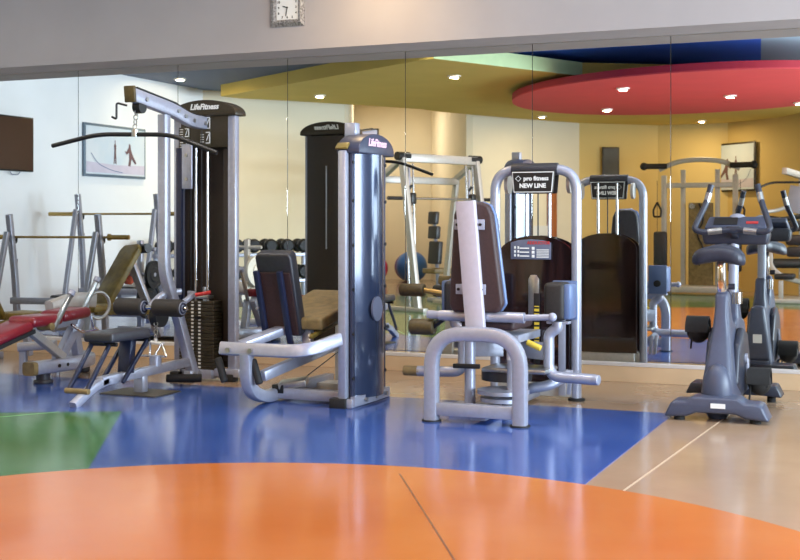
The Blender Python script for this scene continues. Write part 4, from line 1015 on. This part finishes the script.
# cable station on the rear wall
cxs, cys = -3.5, -12.45
t = thing('cable_station', 'wide silver cable station with arched top bar at the rear wall', 'exercise machine', (cxs, cys, 0))
for s in (-1, 1):
    MB().beam((cxs+s*.62, cys, .03), (cxs+s*.62, cys, 2.1), .09, .09, up=(0, 1, 0)).build('outer_upright', 'silver_warm', t)
    MB().beam((cxs+s*.3, cys-.1, .03), (cxs+s*.3, cys-.1, 2.2), .08, .08, up=(0, 1, 0)).build('inner_upright', 'silver_warm', t)
    MB().cyl((cxs+s*.55, cys+.1, 2.26), (cxs+s*.95, cys+.15, 2.26), .05).build('pull_up_grip', 'roller', t)
    MB().ball((cxs+s*.95, cys+.15, 2.26), .07).build('grip_end', 'black_rubber', t)
    h = MB().cyl((cxs+s*.72, cys+.12, 1.1), (cxs+s*.72, cys+.12, 2.0), .005).build('cable', 'black_metal', t)
    MB().tube([(cxs+s*.72, cys+.12, 1.62), (cxs+s*.72-.07, cys+.12, 1.48), (cxs+s*.72-.06, cys+.12, 1.36), (cxs+s*.72+.06, cys+.12, 1.36), (cxs+s*.72+.07, cys+.12, 1.48), (cxs+s*.72, cys+.12, 1.62)], .018, .03).build('stirrup_handle', 'black_metal', h)
    MB().box((cxs+s*.64, cys+.25, .75), (.24, .1, .7), bev=.04).build('side_pad', 'vinyl', t)
    MB().beam((cxs+s*.62, cys-.4, .04), (cxs+s*.62, cys+.5, .04), .1, .07).build('floor_foot', 'silver_warm', t)
MB().tube([(cxs-.7, cys+.05, 2.2), (cxs-.4, cys+.05, 2.34), (cxs, cys+.05, 2.38), (cxs+.4, cys+.05, 2.34), (cxs+.7, cys+.05, 2.2)], .045, .2).build('arched_bar', 'silver_warm', t)
MB().beam((cxs-.66, cys, 1.92), (cxs+.66, cys, 1.92), .08, .09).build('cross_beam', 'silver_warm', t)
MB().box((cxs+.02, cys-.05, .86), (.42, .14, 1.5), bev=.02).build('stack_cover', 'tan_vinyl', t)
for s in (-1, 1): MB().cyl((cxs+s*.12, cys+.03, 1.55), (cxs+s*.12, cys+.06, 1.55), .05).build('pulley', 'chrome', t)
MB().tube([(cxs+.0, cys+.045, 1.6), (cxs+.1, cys+.045, 1.3), (cxs-.06, cys+.045, 1.05), (cxs+.1, cys+.045, .8), (cxs, cys+.045, .5)], .014, .15).build('wavy_emblem', 'black_metal', t)
MB().box((cxs, cys+.1, .09), (1.2, .5, .12), bev=.02).build('floor_plate', 'silver_warm', t)

# second pulldown machine at the right of the mirror image
mx_, my_ = -1.75, -10.5
t = thing('pulldown_machine', 'warm silver pulldown machine at the right edge with dark stacked pads', 'exercise machine', (mx_, my_, 0))
MB().beam((mx_+.1, my_-.5, .03), (mx_+.1, my_-.5, 2.05), .1, .1, up=(0, 1, 0)).build('mast', 'silver_warm', t)
MB().beam((mx_+.1, my_-.5, 2.0), (mx_-.1, my_+.3, 2.06), .08, .1).build('boom', 'silver_warm', t)
MB().box((mx_+.03, my_+.0, 1.62), (.22, .04, .42), bev=.01, rot=(0, .2, .2)).build('guard_plate', 'bike_light', t)
MB().tube([(mx_-.5, my_+.45, 1.78), (mx_-.3, my_+.32, 1.88), (mx_+.3, my_+.2, 1.88), (mx_+.6, my_+.1, 1.78)], .018, .1).build('pulldown_bar', 'black_metal', t)
MB().tube([(mx_-.45, my_+.2, 1.34), (mx_-.15, my_+.0, 1.30), (mx_+.1, my_-.3, 1.36)], .04, .1).build('press_arm', 'black_metal', t)
MB().tube([(mx_+.1, my_-.4, 1.55), (mx_-.1, my_-.1, 1.5), (mx_-.25, my_+.2, 1.44), (mx_-.45, my_+.3, 1.42)], .03, .1).build('upper_arm', 'silver_warm', t)
for z, w, m in ((1.2, .26, 'vinyl'), (.98, .32, 'vinyl'), (.8, .3, 'vinyl')): MB().box((mx_+.05, my_+.0, z), (w, .12, .17), bev=.05).build('back_pad', m, t)
MB().cyl((mx_-.3, my_+.2, .62), (mx_+.2, my_+.05, .62), .075, bev=.015).build('leg_roller', 'roller', t)
MB().box((mx_-.1, my_+.2, .42), (.3, .34, .09), bev=.03).build('seat', 'vinyl', t)
MB().rtube([(mx_-.32, my_+.22, .85), (mx_-.3, my_+.24, .55), (mx_-.1, my_+.25, .40), (mx_+.1, my_-.45, .3)], .07, .07, (1, 0, 0), .1).build('seat_tube', 'silver_warm', t)
MB().beam((mx_-.15, my_+.3, .36), (mx_-.15, my_+.3, .03), .07, .07, up=(0, 1, 0)).build('front_leg', 'silver_warm', t)
MB().box((mx_-.02, my_-.1, .04), (.6, .95, .07), bev=.015).build('base', 'silver_warm', t)


S.view_settings.view_transform = 'Standard'; S.view_settings.look = 'None'; S.view_settings.gamma = 1.; S.view_settings.exposure = -.5
S.view_settings.use_curve_mapping = False
S.cycles.use_denoising = True; S.cycles.max_bounces = 10; S.cycles.glossy_bounces = 6; S.cycles.caustics_refractive = False
S.cycles.sample_clamp_indirect = 6
